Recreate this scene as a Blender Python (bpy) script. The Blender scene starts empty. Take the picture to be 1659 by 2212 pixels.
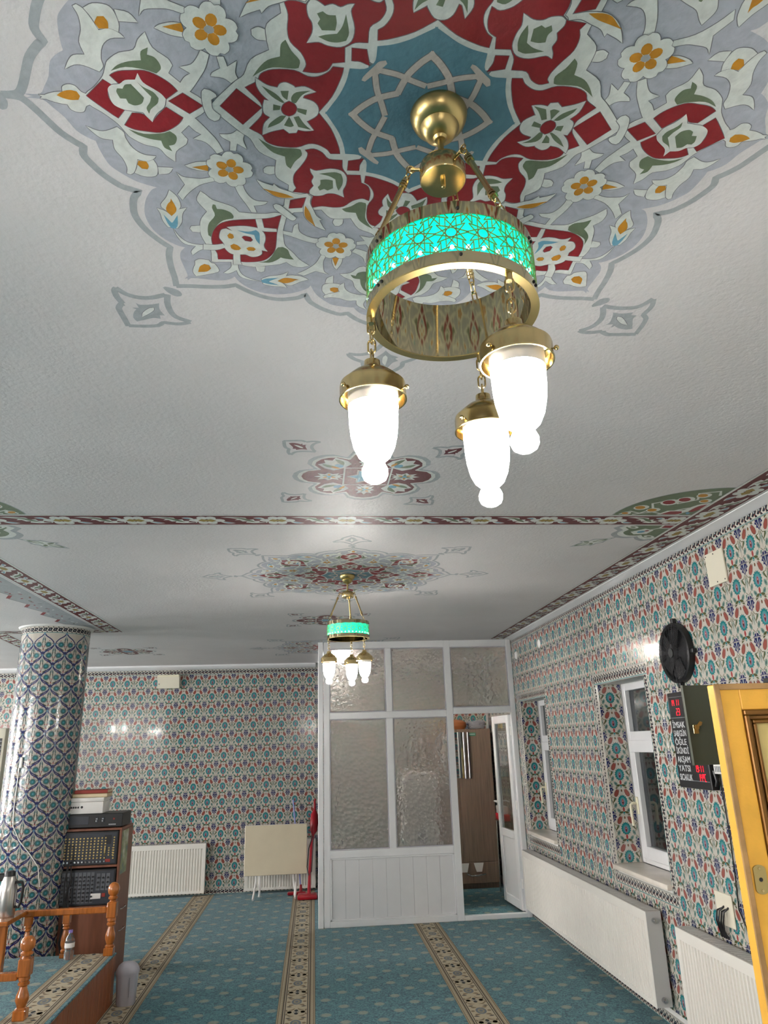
import bpy, bmesh, math, random
from math import sin, cos, pi, radians, sqrt, atan2
from mathutils import Vector, Matrix

# ------------------------------------------------------------------ camera, world, exposure
scene = bpy.context.scene
COL = scene.collection
CAM_H = 1.70
def make_camera():
    yaw, pitch, roll = radians(5.8785), radians(18.0193), radians(-1.745)
    fwd = Vector((sin(yaw)*cos(pitch), cos(yaw)*cos(pitch), sin(pitch)))
    r0 = Vector((cos(yaw), -sin(yaw), 0)); u0 = r0.cross(fwd)
    r = cos(roll)*r0 + sin(roll)*u0; u = -sin(roll)*r0 + cos(roll)*u0
    cd = bpy.data.cameras.new('camera'); cam = bpy.data.objects.new('camera', cd); COL.objects.link(cam)
    m = Matrix((r, u, -fwd)).transposed().to_4x4(); m.translation = (0, 0, CAM_H)
    cam.matrix_world = m
    cd.sensor_fit = 'VERTICAL'; cd.sensor_height = 24.0; cd.sensor_width = 18.0
    cd.lens = 1538.9/2212*24.0
    cd.clip_start = 0.02; cd.clip_end = 60
    scene.camera = cam
make_camera()
world = bpy.data.worlds.new('night'); scene.world = world; world.use_nodes = True
world.node_tree.nodes['Background'].inputs[0].default_value = (0.05, 0.06, 0.08, 1)
world.node_tree.nodes['Background'].inputs[1].default_value = 0.25
vs = scene.view_settings
vs.view_transform = 'Standard'; vs.look = 'None'; vs.gamma = 1.0; vs.exposure = 2.12; vs.use_curve_mapping = False
cy = scene.cycles; cy.use_light_tree = False
cy.max_bounces = 7; cy.diffuse_bounces = 4; cy.glossy_bounces = 3; cy.transmission_bounces = 6; cy.caustics_reflective = False; cy.caustics_refractive = False
DAY = 9.0            # glow of the added, unseen windows along the left side
LAMP = 34.0          # emission of the opal glass shades

# ------------------------------------------------------------------ room dimensions (metres)
ZC, XW, YP, YB = 2.778, 2.195, 7.897, 9.955
XL, YR = -8.0, -4.5
TP = 0.187           # tile pitch

# ------------------------------------------------------------------ helpers
def lin(c):
    out = []
    for v in c[:3]:
        v /= 255.0
        out.append(v/12.92 if v <= 0.04045 else ((v+0.055)/1.055)**2.4)
    return tuple(out) + (1.0,)

def link(o, parent=None):
    COL.objects.link(o)
    if parent is not None: o.parent = parent
    return o
def tag(o, label=None, cat=None, group=None, kind=None):
    if label: o['label'] = label
    if cat: o['category'] = cat
    if group: o['group'] = group
    if kind: o['kind'] = kind
    return o
def thing(name, label, cat, loc=(0, 0, 0), rz=0.0, group=None, kind=None):
    o = link(bpy.data.objects.new(name, None)); o.location = loc; o.rotation_euler = (0, 0, rz)
    o.empty_display_size = 0.05
    return tag(o, label, cat, group, kind)
def copy_tree(o, parent=None):
    kids = list(o.children)
    c = o.copy(); COL.objects.link(c); c.parent = parent
    for ch in kids: copy_tree(ch, c)
    return c

class MB:
    """collects shapes into ONE mesh"""
    def __init__(s): s.bm = bmesh.new(); s.mi = 0
    def _faces(s, fs):
        for f in fs: f.material_index = s.mi
    def box(s, x0, x1, y0, y1, z0, z1, bev=0.0, seg=1):
        b2 = bmesh.new()
        vs_ = [b2.verts.new((x, y, z)) for x in (x0, x1) for y in (y0, y1) for z in (z0, z1)]
        for q in ((0,1,3,2),(4,6,7,5),(0,4,5,1),(2,3,7,6),(0,2,6,4),(1,5,7,3)):
            b2.faces.new([vs_[i] for i in q])
        bmesh.ops.recalc_face_normals(b2, faces=b2.faces)
        if bev > 0: bmesh.ops.bevel(b2, geom=list(b2.edges), offset=bev, segments=seg, affect='EDGES', profile=0.5)
        return s._merge(b2)
    def _merge(s, b2, mat=None):
        mp = {}
        for v in b2.verts: mp[v] = s.bm.verts.new(mat @ v.co if mat else v.co)
        for f in b2.faces:
            try: nf = s.bm.faces.new([mp[v] for v in f.verts]); nf.material_index = s.mi
            except ValueError: pass
        b2.free(); return s
    def lathe(s, prof, c=(0, 0, 0), n=24, axis='z', a0=0.0, a1=2*pi, close=True):
        full = abs(a1-a0-2*pi) < 1e-6
        rings = []
        cnt = n if full else n+1
        for (r, z) in prof:
            if r < 1e-6 and full:
                p = (0, 0, z); rings.append([s.bm.verts.new(s._ax(p, axis, c))]); continue
            rings.append([s.bm.verts.new(s._ax((r*cos(a0+(a1-a0)*i/n), r*sin(a0+(a1-a0)*i/n), z), axis, c)) for i in range(cnt)])
        fs = []
        for A, B in zip(rings, rings[1:]):
            m = n if full else n
            for i in range(m):
                j = (i+1) % cnt if full else i+1
                if len(A) == 1 and len(B) == 1: continue
                if len(A) == 1: q = [A[0], B[j], B[i]]
                elif len(B) == 1: q = [A[i], A[j], B[0]]
                else: q = [A[i], A[j], B[j], B[i]]
                try: fs.append(s.bm.faces.new(q))
                except ValueError: pass
        s._faces(fs); return s
    def _ax(s, p, axis, c):
        x, y, z = p
        if axis == 'x': x, y, z = z, x, y
        elif axis == 'y': x, y, z = y, z, x
        return (x+c[0], y+c[1], z+c[2])
    def cyl(s, c, r, z0, z1, n=16, axis='z', r1=None):
        r1 = r if r1 is None else r1
        return s.lathe([(0, z0), (r, z0), (r1, z1), (0, z1)], c, n, axis)
    def sphere(s, c, r, n=16, m=8, sz=1.0):
        return s.lathe([(r*sin(pi*i/m), -r*sz*cos(pi*i/m)) for i in range(m+1)], c, n)
    def tube(s, path, r, n=8, closed=False, radii=None):
        P = [Vector(p) for p in path]; N = len(P)
        rings = []; up = None
        for i in range(N):
            if closed: t = (P[(i+1) % N]-P[i-1])
            else: t = P[min(i+1, N-1)]-P[max(i-1, 0)]
            t.normalize()
            if up is None:
                up = Vector((0, 0, 1)) if abs(t.z) < 0.9 else Vector((1, 0, 0))
            x = t.cross(up)
            if x.length < 1e-6: x = t.orthogonal()
            x.normalize(); up = x.cross(t); up.normalize()
            rr = radii[i] if radii else r
            rings.append([s.bm.verts.new(P[i]+x*(rr*cos(2*pi*k/n))+up*(rr*sin(2*pi*k/n))) for k in range(n)])
        fs = []
        rng = range(N) if closed else range(N-1)
        for i in rng:
            A, B = rings[i], rings[(i+1) % N]
            for k in range(n):
                try: fs.append(s.bm.faces.new((A[k], A[(k+1) % n], B[(k+1) % n], B[k])))
                except ValueError: pass
        if not closed:
            for R in (rings[0][::-1], rings[-1]):
                try: fs.append(s.bm.faces.new(R))
                except ValueError: pass
        s._faces(fs); return s
    def prism(s, poly, z0, z1, fn=None):
        fn = fn or (lambda u, v, w: (u, v, w))
        A = [s.bm.verts.new(fn(u, v, z0)) for u, v in poly]; B = [s.bm.verts.new(fn(u, v, z1)) for u, v in poly]
        n = len(poly); fs = []
        for i in range(n): fs.append(s.bm.faces.new((A[i], A[(i+1) % n], B[(i+1) % n], B[i])))
        fs.append(s.bm.faces.new(A[::-1])); fs.append(s.bm.faces.new(B)); s._faces(fs); return s
    def quad(s, *p):
        s._faces([s.bm.faces.new([s.bm.verts.new(q) for q in p])]); return s
    def mesh(s, name, mats, smooth=35):
        bmesh.ops.recalc_face_normals(s.bm, faces=s.bm.faces)
        me = bpy.data.meshes.new(name); s.bm.to_mesh(me); s.bm.free()
        for m in (mats if isinstance(mats, (list, tuple)) else [mats]): me.materials.append(m)
        if smooth:
            for p in me.polygons: p.use_smooth = True
            me.set_sharp_from_angle(angle=radians(smooth))
        return me
    def build(s, name, mats, parent=None, loc=None, rz=None, smooth=35):
        o = link(bpy.data.objects.new(name, s.mesh(name, mats, smooth)), parent)
        if loc is not None: o.location = loc
        if rz is not None: o.rotation_euler = (0, 0, rz)
        return o

# ------------------------------------------------------------------ materials
def nodes(name):
    m = bpy.data.materials.new(name); m.use_nodes = True
    nt = m.node_tree; b = nt.nodes['Principled BSDF']
    return m, nt, b
def noise_bump(nt, b, scale, strength, dist=0.01, detail=4, vec=None):
    t = nt.nodes.new('ShaderNodeTexNoise'); t.inputs['Scale'].default_value = scale; t.inputs['Detail'].default_value = detail
    bp = nt.nodes.new('ShaderNodeBump'); bp.inputs['Strength'].default_value = strength; bp.inputs['Distance'].default_value = dist
    nt.links.new(t.outputs['Fac'], bp.inputs['Height']); nt.links.new(bp.outputs['Normal'], b.inputs['Normal'])
    tc = nt.nodes.new('ShaderNodeNewGeometry'); nt.links.new(tc.outputs['Position'], t.inputs['Vector'])
    return t
def pm(name, c, rough=0.5, metal=0.0, var=0.06, vscale=6.0, bump=None, emit=None, es=0.0, coat=0.0, spec=None, stretch=None, trans=0.0):
    m, nt, b = nodes(name)
    c4 = lin(c)
    t = nt.nodes.new('ShaderNodeTexNoise'); t.inputs['Scale'].default_value = vscale; t.inputs['Detail'].default_value = 5
    g = nt.nodes.new('ShaderNodeTexCoord')
    if stretch:
        mp = nt.nodes.new('ShaderNodeMapping'); mp.inputs['Scale'].default_value = stretch
        nt.links.new(g.outputs['Object'], mp.inputs['Vector']); nt.links.new(mp.outputs['Vector'], t.inputs['Vector'])
    else: nt.links.new(g.outputs['Object'], t.inputs['Vector'])
    rp = nt.nodes.new('ShaderNodeMapRange'); rp.inputs[1].default_value = 0.3; rp.inputs[2].default_value = 0.7
    rp.inputs[3].default_value = 1-var; rp.inputs[4].default_value = 1+var
    nt.links.new(t.outputs['Fac'], rp.inputs[0])
    mx = nt.nodes.new('ShaderNodeMix'); mx.data_type = 'RGBA'; mx.blend_type = 'MULTIPLY'; mx.inputs[0].default_value = 1
    mx.inputs[6].default_value = c4; nt.links.new(rp.outputs[0], mx.inputs[7]); nt.links.new(mx.outputs[2], b.inputs['Base Color'])
    b.inputs['Roughness'].default_value = rough; b.inputs['Metallic'].default_value = metal
    if coat: b.inputs['Coat Weight'].default_value = coat; b.inputs['Coat Roughness'].default_value = 0.08
    if spec is not None: b.inputs['Specular IOR Level'].default_value = spec
    if bump: noise_bump(nt, b, bump[0], bump[1], bump[2] if len(bump) > 2 else 0.005)
    if emit: b.inputs['Emission Color'].default_value = lin(emit); b.inputs['Emission Strength'].default_value = es
    if trans: b.inputs['Transmission Weight'].default_value = trans
    return m
def paint_mat(name, rough=0.55, coat=0.0, streak=0.08, sscale=30, bump=None):
    """colour comes from the painted pieces' own attribute; nodes add brush streaks and plaster relief"""
    m, nt, b = nodes(name)
    a = nt.nodes.new('ShaderNodeAttribute'); a.attribute_name = 'Col'
    t = nt.nodes.new('ShaderNodeTexNoise'); t.inputs['Scale'].default_value = sscale; t.inputs['Detail'].default_value = 6; t.inputs['Distortion'].default_value = 1.5
    g = nt.nodes.new('ShaderNodeNewGeometry'); nt.links.new(g.outputs['Position'], t.inputs['Vector'])
    rp = nt.nodes.new('ShaderNodeMapRange'); rp.inputs[1].default_value = 0.3; rp.inputs[2].default_value = 0.7
    rp.inputs[3].default_value = 1-streak; rp.inputs[4].default_value = 1+streak
    nt.links.new(t.outputs['Fac'], rp.inputs[0])
    mx = nt.nodes.new('ShaderNodeMix'); mx.data_type = 'RGBA'; mx.blend_type = 'MULTIPLY'; mx.inputs[0].default_value = 1
    nt.links.new(a.outputs['Color'], mx.inputs[6]); nt.links.new(rp.outputs[0], mx.inputs[7]); nt.links.new(mx.outputs[2], b.inputs['Base Color'])
    b.inputs['Roughness'].default_value = rough
    if coat: b.inputs['Coat Weight'].default_value = coat; b.inputs['Coat Roughness'].default_value = 0.06
    if bump: noise_bump(nt, b, bump[0], bump[1], bump[2])
    return m

M = {}
M['ceil'] = pm('ceiling_plaster', (214, 210, 210), 0.5, var=0.03, vscale=3, bump=(70, 0.40, 0.005))
M['paint'] = paint_mat('ceiling_paint', 0.5, streak=0.10, sscale=26, bump=(70, 0.35, 0.004))
M['tile'] = paint_mat('glazed_tile', 0.16, coat=0.25, streak=0.03, sscale=60, bump=(45, 0.25, 0.003))
M['carpetprint'] = paint_mat('carpet_weave', 0.95, streak=0.18, sscale=260, bump=(420, 0.5, 0.004))
M['grout'] = pm('grout', (190, 188, 180), 0.8)
M['plaster'] = pm('white_plaster', (214, 214, 210), 0.6, bump=(60, 0.2, 0.003))
M['brass'] = pm('polished_brass', (206, 184, 132), 0.2, 1.0, var=0.08)
M['brassd'] = pm('satin_brass', (186, 166, 112), 0.32, 1.0, var=0.08)
M['brassm'] = pm('mirror_brass', (182, 170, 136), 0.06, 1.0, var=0.04)
M['opal'] = pm('lit_opal_glass', (250, 250, 250), 0.3, emit=(255, 250, 244), es=LAMP)
M['opaltop'] = pm('opal_glass_neck', (226, 218, 204), 0.35, emit=(255, 246, 232), es=0.04)
M['turq'] = pm('lit_turquoise_acrylic', (10, 190, 165), 0.3, emit=(2, 230, 176), es=0.40)
M['led'] = pm('led_dot', (220, 255, 250), 0.3, emit=(190, 255, 246), es=1.6)
M['pvc'] = pm('white_pvc', (226, 227, 228), 0.32, var=0.02)
M['pvcpanel'] = pm('grey_white_panel', (216, 217, 218), 0.4, var=0.02)
M['radw'] = pm('radiator_enamel', (226, 223, 214), 0.3, var=0.02)
M['radg'] = pm('radiator_side', (206, 205, 203), 0.4, var=0.02)
M['radgrille'] = pm('radiator_grille', (176, 172, 168), 0.45)
M['gold'] = pm('gold_paint', (250, 188, 72), 0.4, 0.1, var=0.10, vscale=9, bump=(120, 0.2, 0.002))
M['golddk'] = pm('dark_gilt_moulding', (128, 86, 30), 0.28, 0.45)
M['goldpanel'] = pm('pale_gold_panel', (226, 200, 128), 0.45, 0.1, var=0.06)
M['oakedge'] = pm('worn_wood_edge', (178, 138, 88), 0.6, var=0.25, vscale=14)
M['olive'] = pm('olive_sheet_metal', (88, 92, 80), 0.42, 0.2, var=0.04)
M['black'] = pm('black_plastic', (24, 24, 26), 0.4)
M['blackm'] = pm('black_metal_mesh', (40, 40, 42), 0.45, 0.3)
M['chrome'] = pm('chrome', (205, 205, 208), 0.15, 1.0)
M['steel'] = pm('brushed_steel', (190, 188, 184), 0.26, 1.0, var=0.06, stretch=(40, 40, 1))
M['redp'] = pm('red_plastic', (160, 14, 34), 0.32)
M['bluep'] = pm('lilac_pole', (150, 158, 210), 0.4)
M['cream'] = pm('cream_board', (218, 206, 178), 0.5, var=0.03)
M['creamp'] = pm('cream_plastic', (222, 216, 196), 0.4, var=0.02)
M['ivory'] = pm('ivory_handle', (230, 224, 196), 0.35)
M['marble'] = pm('sill_marble', (222, 214, 202), 0.25, var=0.08, vscale=8)
M['pine'] = pm('varnished_pine', (174, 100, 38), 0.18, var=0.28, vscale=5, coat=0.5, stretch=(14, 14, 1.2))
M['pined'] = pm('pine_cladding', (140, 78, 44), 0.4, var=0.3, vscale=5, stretch=(18, 18, 0.8))
M['rackwood'] = pm('brown_laminate', (124, 76, 54), 0.42, var=0.15, vscale=4, stretch=(10, 10, 1))
M['oak'] = pm('grey_oak_laminate', (128, 108, 92), 0.45, var=0.22, vscale=4, stretch=(14, 14, 0.7))
M['greyp'] = pm('grey_plastic', (176, 174, 182), 0.4, var=0.03)
M['mixer'] = pm('charcoal_panel', (50, 54, 62), 0.5)
M['mixer2'] = pm('grey_fader_panel', (92, 96, 102), 0.5)
M['knob'] = pm('brass_knob', (205, 180, 110), 0.35, 0.3)
M['whitep'] = pm('white_plastic', (232, 230, 226), 0.4, var=0.02)
M['red_led'] = pm('red_led', (255, 30, 40), 0.4, emit=(255, 16, 40), es=0.55)
M['lettering'] = pm('grey_lettering', (196, 198, 200), 0.5)
M['silverline'] = pm('silver_line', (120, 124, 128), 0.4)
M['page'] = pm('paper_pages', (226, 208, 176), 0.8)
M['bookred'] = pm('red_book_cover', (150, 44, 30), 0.5)
M['bookgold'] = pm('gilt_book_cover', (176, 150, 90), 0.35, 0.4)
M['greenlabel'] = pm('green_label', (40, 140, 100), 0.5)
M['bagbrown'] = pm('brown_bag', (150, 88, 46), 0.6)
M['redcloth'] = pm('bright_red', (205, 24, 40), 0.5)
M['mirror'] = pm('mirror_glass', (220, 222, 222), 0.03, 1.0, var=0.0)
M['water'] = pm('clear_plastic', (236, 238, 240), 0.05, trans=0.92, var=0.0)
M['lilac'] = pm('lilac_cap', (140, 120, 190), 0.4)

for k_ in ('turq', 'led', 'red_led', 'opaltop'): M[k_].cycles.emission_sampling = 'NONE'     # weak glow, found by ordinary bounces

def glass_clear():
    m, nt, b = nodes('window_glass')
    b.inputs['Base Color'].default_value = (0.75, 0.8, 0.8, 1); b.inputs['Roughness'].default_value = 0.02
    b.inputs['Transmission Weight'].default_value = 1.0; b.inputs['IOR'].default_value = 1.5
    t = nt.nodes.new('ShaderNodeTexNoise'); t.inputs['Scale'].default_value = 2.0
    bp = nt.nodes.new('ShaderNodeBump'); bp.inputs['Strength'].default_value = 0.02
    nt.links.new(t.outputs['Fac'], bp.inputs['Height']); nt.links.new(bp.outputs['Normal'], b.inputs['Normal'])
    return m
def glass_frost():
    m, nt, b = nodes('hammered_glass')
    b.inputs['Base Color'].default_value = (0.90, 0.87, 0.84, 1); b.inputs['Roughness'].default_value = 0.2
    b.inputs['Transmission Weight'].default_value = 0.85; b.inputs['IOR'].default_value = 1.45
    g = nt.nodes.new('ShaderNodeTexCoord')
    v = nt.nodes.new('ShaderNodeTexVoronoi'); v.feature = 'SMOOTH_F1'; v.inputs['Scale'].default_value = 26; v.inputs['Smoothness'].default_value = 0.35
    nt.links.new(g.outputs['Object'], v.inputs['Vector'])
    bp = nt.nodes.new('ShaderNodeBump'); bp.inputs['Strength'].default_value = 1.0; bp.inputs['Distance'].default_value = 0.022
    nt.links.new(v.outputs['Distance'], bp.inputs['Height']); nt.links.new(bp.outputs['Normal'], b.inputs['Normal'])
    return m
M['glass'] = glass_clear(); M['frost'] = glass_frost()

def carpet_mat():
    m, nt, b = nodes('teal_carpet')
    N = nt.nodes; L = nt.links
    g = N.new('ShaderNodeNewGeometry'); sp = N.new('ShaderNodeSeparateXYZ'); L.new(g.outputs['Position'], sp.inputs[0])
    def mth(op, a, b_=None, c=None):
        n = N.new('ShaderNodeMath'); n.operation = op
        for i, v in enumerate((a, b_, c)):
            if v is None: continue
            if isinstance(v, (int, float)): n.inputs[i].default_value = v
            else: L.new(v, n.inputs[i])
        return n.outputs[0]
    def cell(v, off, per):           # signed distance to the middle of the period
        t = mth('DIVIDE', mth('SUBTRACT', v, off), per)
        return mth('MULTIPLY', mth('SUBTRACT', mth('FRACT', t), 0.5), per)
    x, y = sp.outputs[0], sp.outputs[1]
    nz = N.new('ShaderNodeTexNoise'); nz.inputs['Scale'].default_value = 60; L.new(g.outputs['Position'], nz.inputs['Vector'])
    jit = mth('MULTIPLY', mth('SUBTRACT', nz.outputs['Fac'], 0.5), 0.03)
    masks = []
    for ox, oy in ((0.083, 5.839), (0.083+0.1225, 5.839+0.1475)):
        dx = mth('DIVIDE', mth('ADD', cell(x, ox-0.1225, 0.245), jit), 0.036)
        dy = mth('DIVIDE', cell(y, oy-0.1475, 0.295), 0.034)
        d = mth('SQRT', mth('ADD', mth('MULTIPLY', dx, dx), mth('MULTIPLY', dy, dy)))
        mr = N.new('ShaderNodeMapRange'); mr.inputs[1].default_value = 0.8; mr.inputs[2].default_value = 1.15; mr.inputs[3].default_value = 1; mr.inputs[4].default_value = 0
        L.new(d, mr.inputs[0]); masks.append(mr.outputs[0])
    mask = mth('MAXIMUM', masks[0], masks[1])
    v = N.new('ShaderNodeTexNoise'); v.inputs['Scale'].default_value = 34; v.inputs['Detail'].default_value = 3; v.inputs['Distortion'].default_value = 2.2
    L.new(g.outputs['Position'], v.inputs['Vector'])
    cr = N.new('ShaderNodeValToRGB'); cr.color_ramp.interpolation = 'LINEAR'
    e = cr.color_ramp.elements
    e[0].position = 0.36; e[0].color = lin((20, 66, 88)); e[1].position = 0.62; e[1].color = lin((80, 134, 138))
    k = e.new(0.47); k.color = lin((42, 101, 114))
    L.new(v.outputs['Fac'], cr.inputs[0])
    mx = N.new('ShaderNodeMix'); mx.data_type = 'RGBA'; L.new(mth('MULTIPLY', mask, 0.62), mx.inputs[0])
    L.new(cr.outputs[0], mx.inputs[6]); mx.inputs[7].default_value = lin((152, 152, 130))
    L.new(mx.outputs[2], b.inputs['Base Color'])
    b.inputs['Roughness'].default_value = 0.95
    b.inputs['Sheen Weight'].default_value = 0.15
    noise_bump(nt, b, 380, 0.5, 0.004)
    return m
M['carpet'] = carpet_mat()
def wallmat():   # far, unseen walls of the hall: small glazed pattern
    m, nt, b = nodes('distant_tiled_wall')
    g = nt.nodes.new('ShaderNodeNewGeometry'); v = nt.nodes.new('ShaderNodeTexVoronoi'); v.inputs['Scale'].default_value = 11
    nt.links.new(g.outputs['Position'], v.inputs['Vector'])
    cr = nt.nodes.new('ShaderNodeValToRGB'); cr.color_ramp.interpolation = 'CONSTANT'
    e = cr.color_ramp.elements; e[0].color = lin((70, 130, 130)); e[1].position = 0.25; e[1].color = lin((215, 210, 200))
    k = e.new(0.6); k.color = lin((160, 92, 84)); k = e.new(0.7); k.color = lin((60, 66, 110))
    nt.links.new(v.outputs['Distance'], cr.inputs[0]); nt.links.new(cr.outputs[0], b.inputs['Base Color'])
    b.inputs['Roughness'].default_value = 0.25
    return m
M['farwall'] = wallmat()

# ------------------------------------------------------------------ painted / glazed flat decoration
PC = dict(G=(174, 177, 187), W=(216, 219, 214), R=(140, 26, 35), N=(104, 120, 94), O=(196, 134, 28), B=(92, 136, 152),
          L=(104, 160, 186), P=(204, 193, 184), K=(163, 168, 172), D=(112, 112, 116),
          # tile glazes
          w=(190, 185, 174), r=(142, 76, 66), t=(22, 118, 122), n=(32, 38, 88), o=(74, 78, 44), s=(108, 134, 124), c=(76, 138, 138), x=(26, 26, 40), k=(152, 58, 56), u=(100, 134, 156), q=(150, 158, 156), g=(60, 92, 92),
          # carpet yarn
          a=(180, 169, 144), b=(40, 48, 52), d=(112, 120, 126), e=(122, 106, 84), f=(150, 142, 120),
          m=(96, 25, 31), h=(158, 134, 62))
def smooth(pts, closed=True, sub=3, ang=48):
    n = len(pts)
    if n < 4: return list(pts)
    out = []
    def corner(i):
        if not closed and (i == 0 or i == n-1): return True
        a, b, c = pts[i-1], pts[i], pts[(i+1) % n]
        u = (b[0]-a[0], b[1]-a[1]); v = (c[0]-b[0], c[1]-b[1])
        lu, lv = math.hypot(*u), math.hypot(*v)
        if lu < 1e-9 or lv < 1e-9: return True
        d = max(-1, min(1, (u[0]*v[0]+u[1]*v[1])/(lu*lv)))
        return math.degrees(math.acos(d)) > ang
    cs = [corner(i) for i in range(n)]
    def tang(i):
        if cs[i]: return None
        a, c = pts[i-1], pts[(i+1) % n]
        return ((c[0]-a[0])*0.5, (c[1]-a[1])*0.5)
    for i in range(n if closed else n-1):
        p0, p1 = pts[i], pts[(i+1) % n]
        t0, t1 = tang(i), tang((i+1) % n)
        ch = (p1[0]-p0[0], p1[1]-p0[1]); L = math.hypot(*ch)
        def lim(t):
            if t is None: return ch
            l = math.hypot(*t); k = min(1.0, 1.2*L/l) if l > 1e-9 else 1
            return (t[0]*k, t[1]*k)
        m0, m1 = lim(t0), lim(t1)
        out.append(p0)
        if t0 is None and t1 is None: continue
        for s_ in range(1, sub):
            t = s_/sub; h00 = 2*t**3-3*t*t+1; h10 = t**3-2*t*t+t; h01 = -2*t**3+3*t*t; h11 = t**3-t*t
            out.append((h00*p0[0]+h10*m0[0]+h01*p1[0]+h11*m1[0], h00*p0[1]+h10*m0[1]+h01*p1[1]+h11*m1[1]))
    if not closed: out.append(pts[-1])
    return out
def clip(poly, x0, x1, y0, y1):
    def half(P, f, inter):
        o = []
        for i in range(len(P)):
            a, b = P[i-1], P[i]
            fa, fb = f(a), f(b)
            if fb >= 0:
                if fa < 0: o.append(inter(a, b, fa, fb))
                o.append(b)
            elif fa >= 0: o.append(inter(a, b, fa, fb))
        return o
    it = lambda a, b, fa, fb: (a[0]+(b[0]-a[0])*fa/(fa-fb), a[1]+(b[1]-a[1])*fa/(fa-fb))
    for f in (lambda p: p[0]-x0, lambda p: x1-p[0], lambda p: p[1]-y0, lambda p: y1-p[1]):
        if len(poly) < 3: return []
        poly = half(poly, f, it)
    return poly if len(poly) >= 3 else []
def ell(cx, cy, rx, ry, rot=0.0, n=12):
    c, s = cos(rot), sin(rot)
    return [(cx+rx*cos(2*pi*i/n)*c-ry*sin(2*pi*i/n)*s, cy+rx*cos(2*pi*i/n)*s+ry*sin(2*pi*i/n)*c) for i in range(n)]
def leaf(x0, y0, x1, y1, w, bend=0.0, n=5):
    dx, dy = x1-x0, y1-y0; L = math.hypot(dx, dy); nx, ny = -dy/L, dx/L
    A, B = [], []
    for i in range(n+1):
        t = i/n; c = sin(pi*t)*bend*L; h = w*sin(pi*t)**0.8 if 0 < t < 1 else 0
        px, py = x0+dx*t+nx*c, y0+dy*t+ny*c
        A.append((px+nx*h, py+ny*h)); B.append((px-nx*h, py-ny*h))
    return A+B[-2:0:-1]

class Paint:
    """flat coloured pieces, each slightly proud of the one beneath"""
    def __init__(s, fn, step=0.0002, clipbox=None, ranked=0.0):
        s.fn = fn; s.R = []; s.V = []; s.F = []; s.C = []; s.step = step; s.cb = clipbox; s.tr = [lambda p: p]
        s.ranked = ranked; s.n = 0
    def _one(s, P, col, key):
        if s.cb: P = clip(P, *s.cb)
        if len(P) >= 3: s.R.append((key, P, col))
    def fill(s, pts, col, layer, sm=False):
        if sm: pts = smooth(pts)
        s.n += 1
        for k, tr in enumerate(s.tr): s._one([tr(p) for p in pts], col, (layer, s.n, k))
    def stroke(s, pts, w, col, layer, closed=False, sm=False, sub=3):
        if sm: pts = smooth(pts, closed, sub)
        n = len(pts); s.n += 1
        L, R = [], []
        for i in range(n):
            a = pts[i-1] if (closed or i > 0) else pts[i]
            b = pts[(i+1) % n] if (closed or i < n-1) else pts[i]
            dx, dy = b[0]-a[0], b[1]-a[1]; l = math.hypot(dx, dy) or 1e-9
            L.append((pts[i][0]-dy/l*w/2, pts[i][1]+dx/l*w/2)); R.append((pts[i][0]+dy/l*w/2, pts[i][1]-dx/l*w/2))
        for i in range(n if closed else n-1):
            j = (i+1) % n
            for k, tr in enumerate(s.tr): s._one([tr(p) for p in (L[i], L[j], R[j], R[i])], col, (layer, s.n, k))
    def finish(s):
        rank = {}
        if s.ranked:
            for i, k in enumerate(sorted(set(r[0] for r in s.R))): rank[k] = i
        for key, P, col in s.R:
            d = rank[key]*s.ranked+0.0001 if s.ranked else key[0]*s.step
            i0 = len(s.V); c = lin(PC[col])
            for (u, v) in P: s.V.append(s.fn(u, v, d)); s.C.append(c)
            s.F.append(tuple(range(i0, i0+len(P))))
        s.R = []
    def mesh(s, name, mat):
        s.finish()
        me = bpy.data.meshes.new(name); me.from_pydata(s.V, [], s.F)
        at = me.color_attributes.new('Col', 'FLOAT_COLOR', 'POINT')
        at.data.foreach_set('color', [c for q in s.C for c in q])
        me.materials.append(mat); me.update()
        return me
    def build(s, name, mat, parent=None, loc=None):
        o = link(bpy.data.objects.new(name, s.mesh(name, mat)), parent)
        if loc: o.location = loc
        return o

# ================================================================== ROOM SHELL
def struct(o, label): return tag(o, label, None, None, 'structure')
floor = struct(MB().box(XL, 2.6, YR, YB+0.2, -0.12, 0.0).build('floor', M['carpet'], smooth=0), 'teal carpeted floor with small beige dots and patterned stripes')
ceiling = struct(MB().box(XL, 2.6, YR, YB+0.2, ZC, ZC+0.12).build('ceiling', M['ceil'], smooth=0), 'pale grey plaster ceiling painted with medallions and red borders')
WT = 0.008      # tile thickness
def make_wall_right():
    b = MB(); x0, x1 = XW+WT, XW+0.30
    wins = ((4.70, 5.54), (6.88, 7.73)); z0, z1 = 0.80, 2.09
    ys = [YR, 4.70, 5.54, 6.88, 7.73, 7.93]
    for i in range(5):
        a, c = ys[i], ys[i+1]
        if (a, c) in wins:
            b.box(x0, x1, a, c, 0, z0); b.box(x0, x1, a, c, z1, ZC)
        else: b.box(x0, x1, a, c, 0, ZC)
    b.box(2.34, 2.6, 7.93, YB+0.2, 0, ZC)
    return struct(b.build('wall_right', M['plaster'], smooth=0), 'right wall of glazed floral tiles with two deep windows')
wall_right = make_wall_right()
wall_back = struct(MB().box(XL, 2.6, YB+WT, YB+0.2, 0, ZC).build('wall_back', M['plaster'], smooth=0), 'far wall covered in floral tiles of tulips and carnations')
wall_left = struct(MB().box(XL-0.2, XL, YR, YB+0.2, 0, ZC).build('wall_left', M['farwall'], smooth=0), 'left side wall of the hall')
wall_rear = struct(MB().box(XL, 2.6, YR-0.2, YR, 0, ZC).build('wall_rear', M['farwall'], smooth=0), 'wall of the hall behind the viewer')

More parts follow.
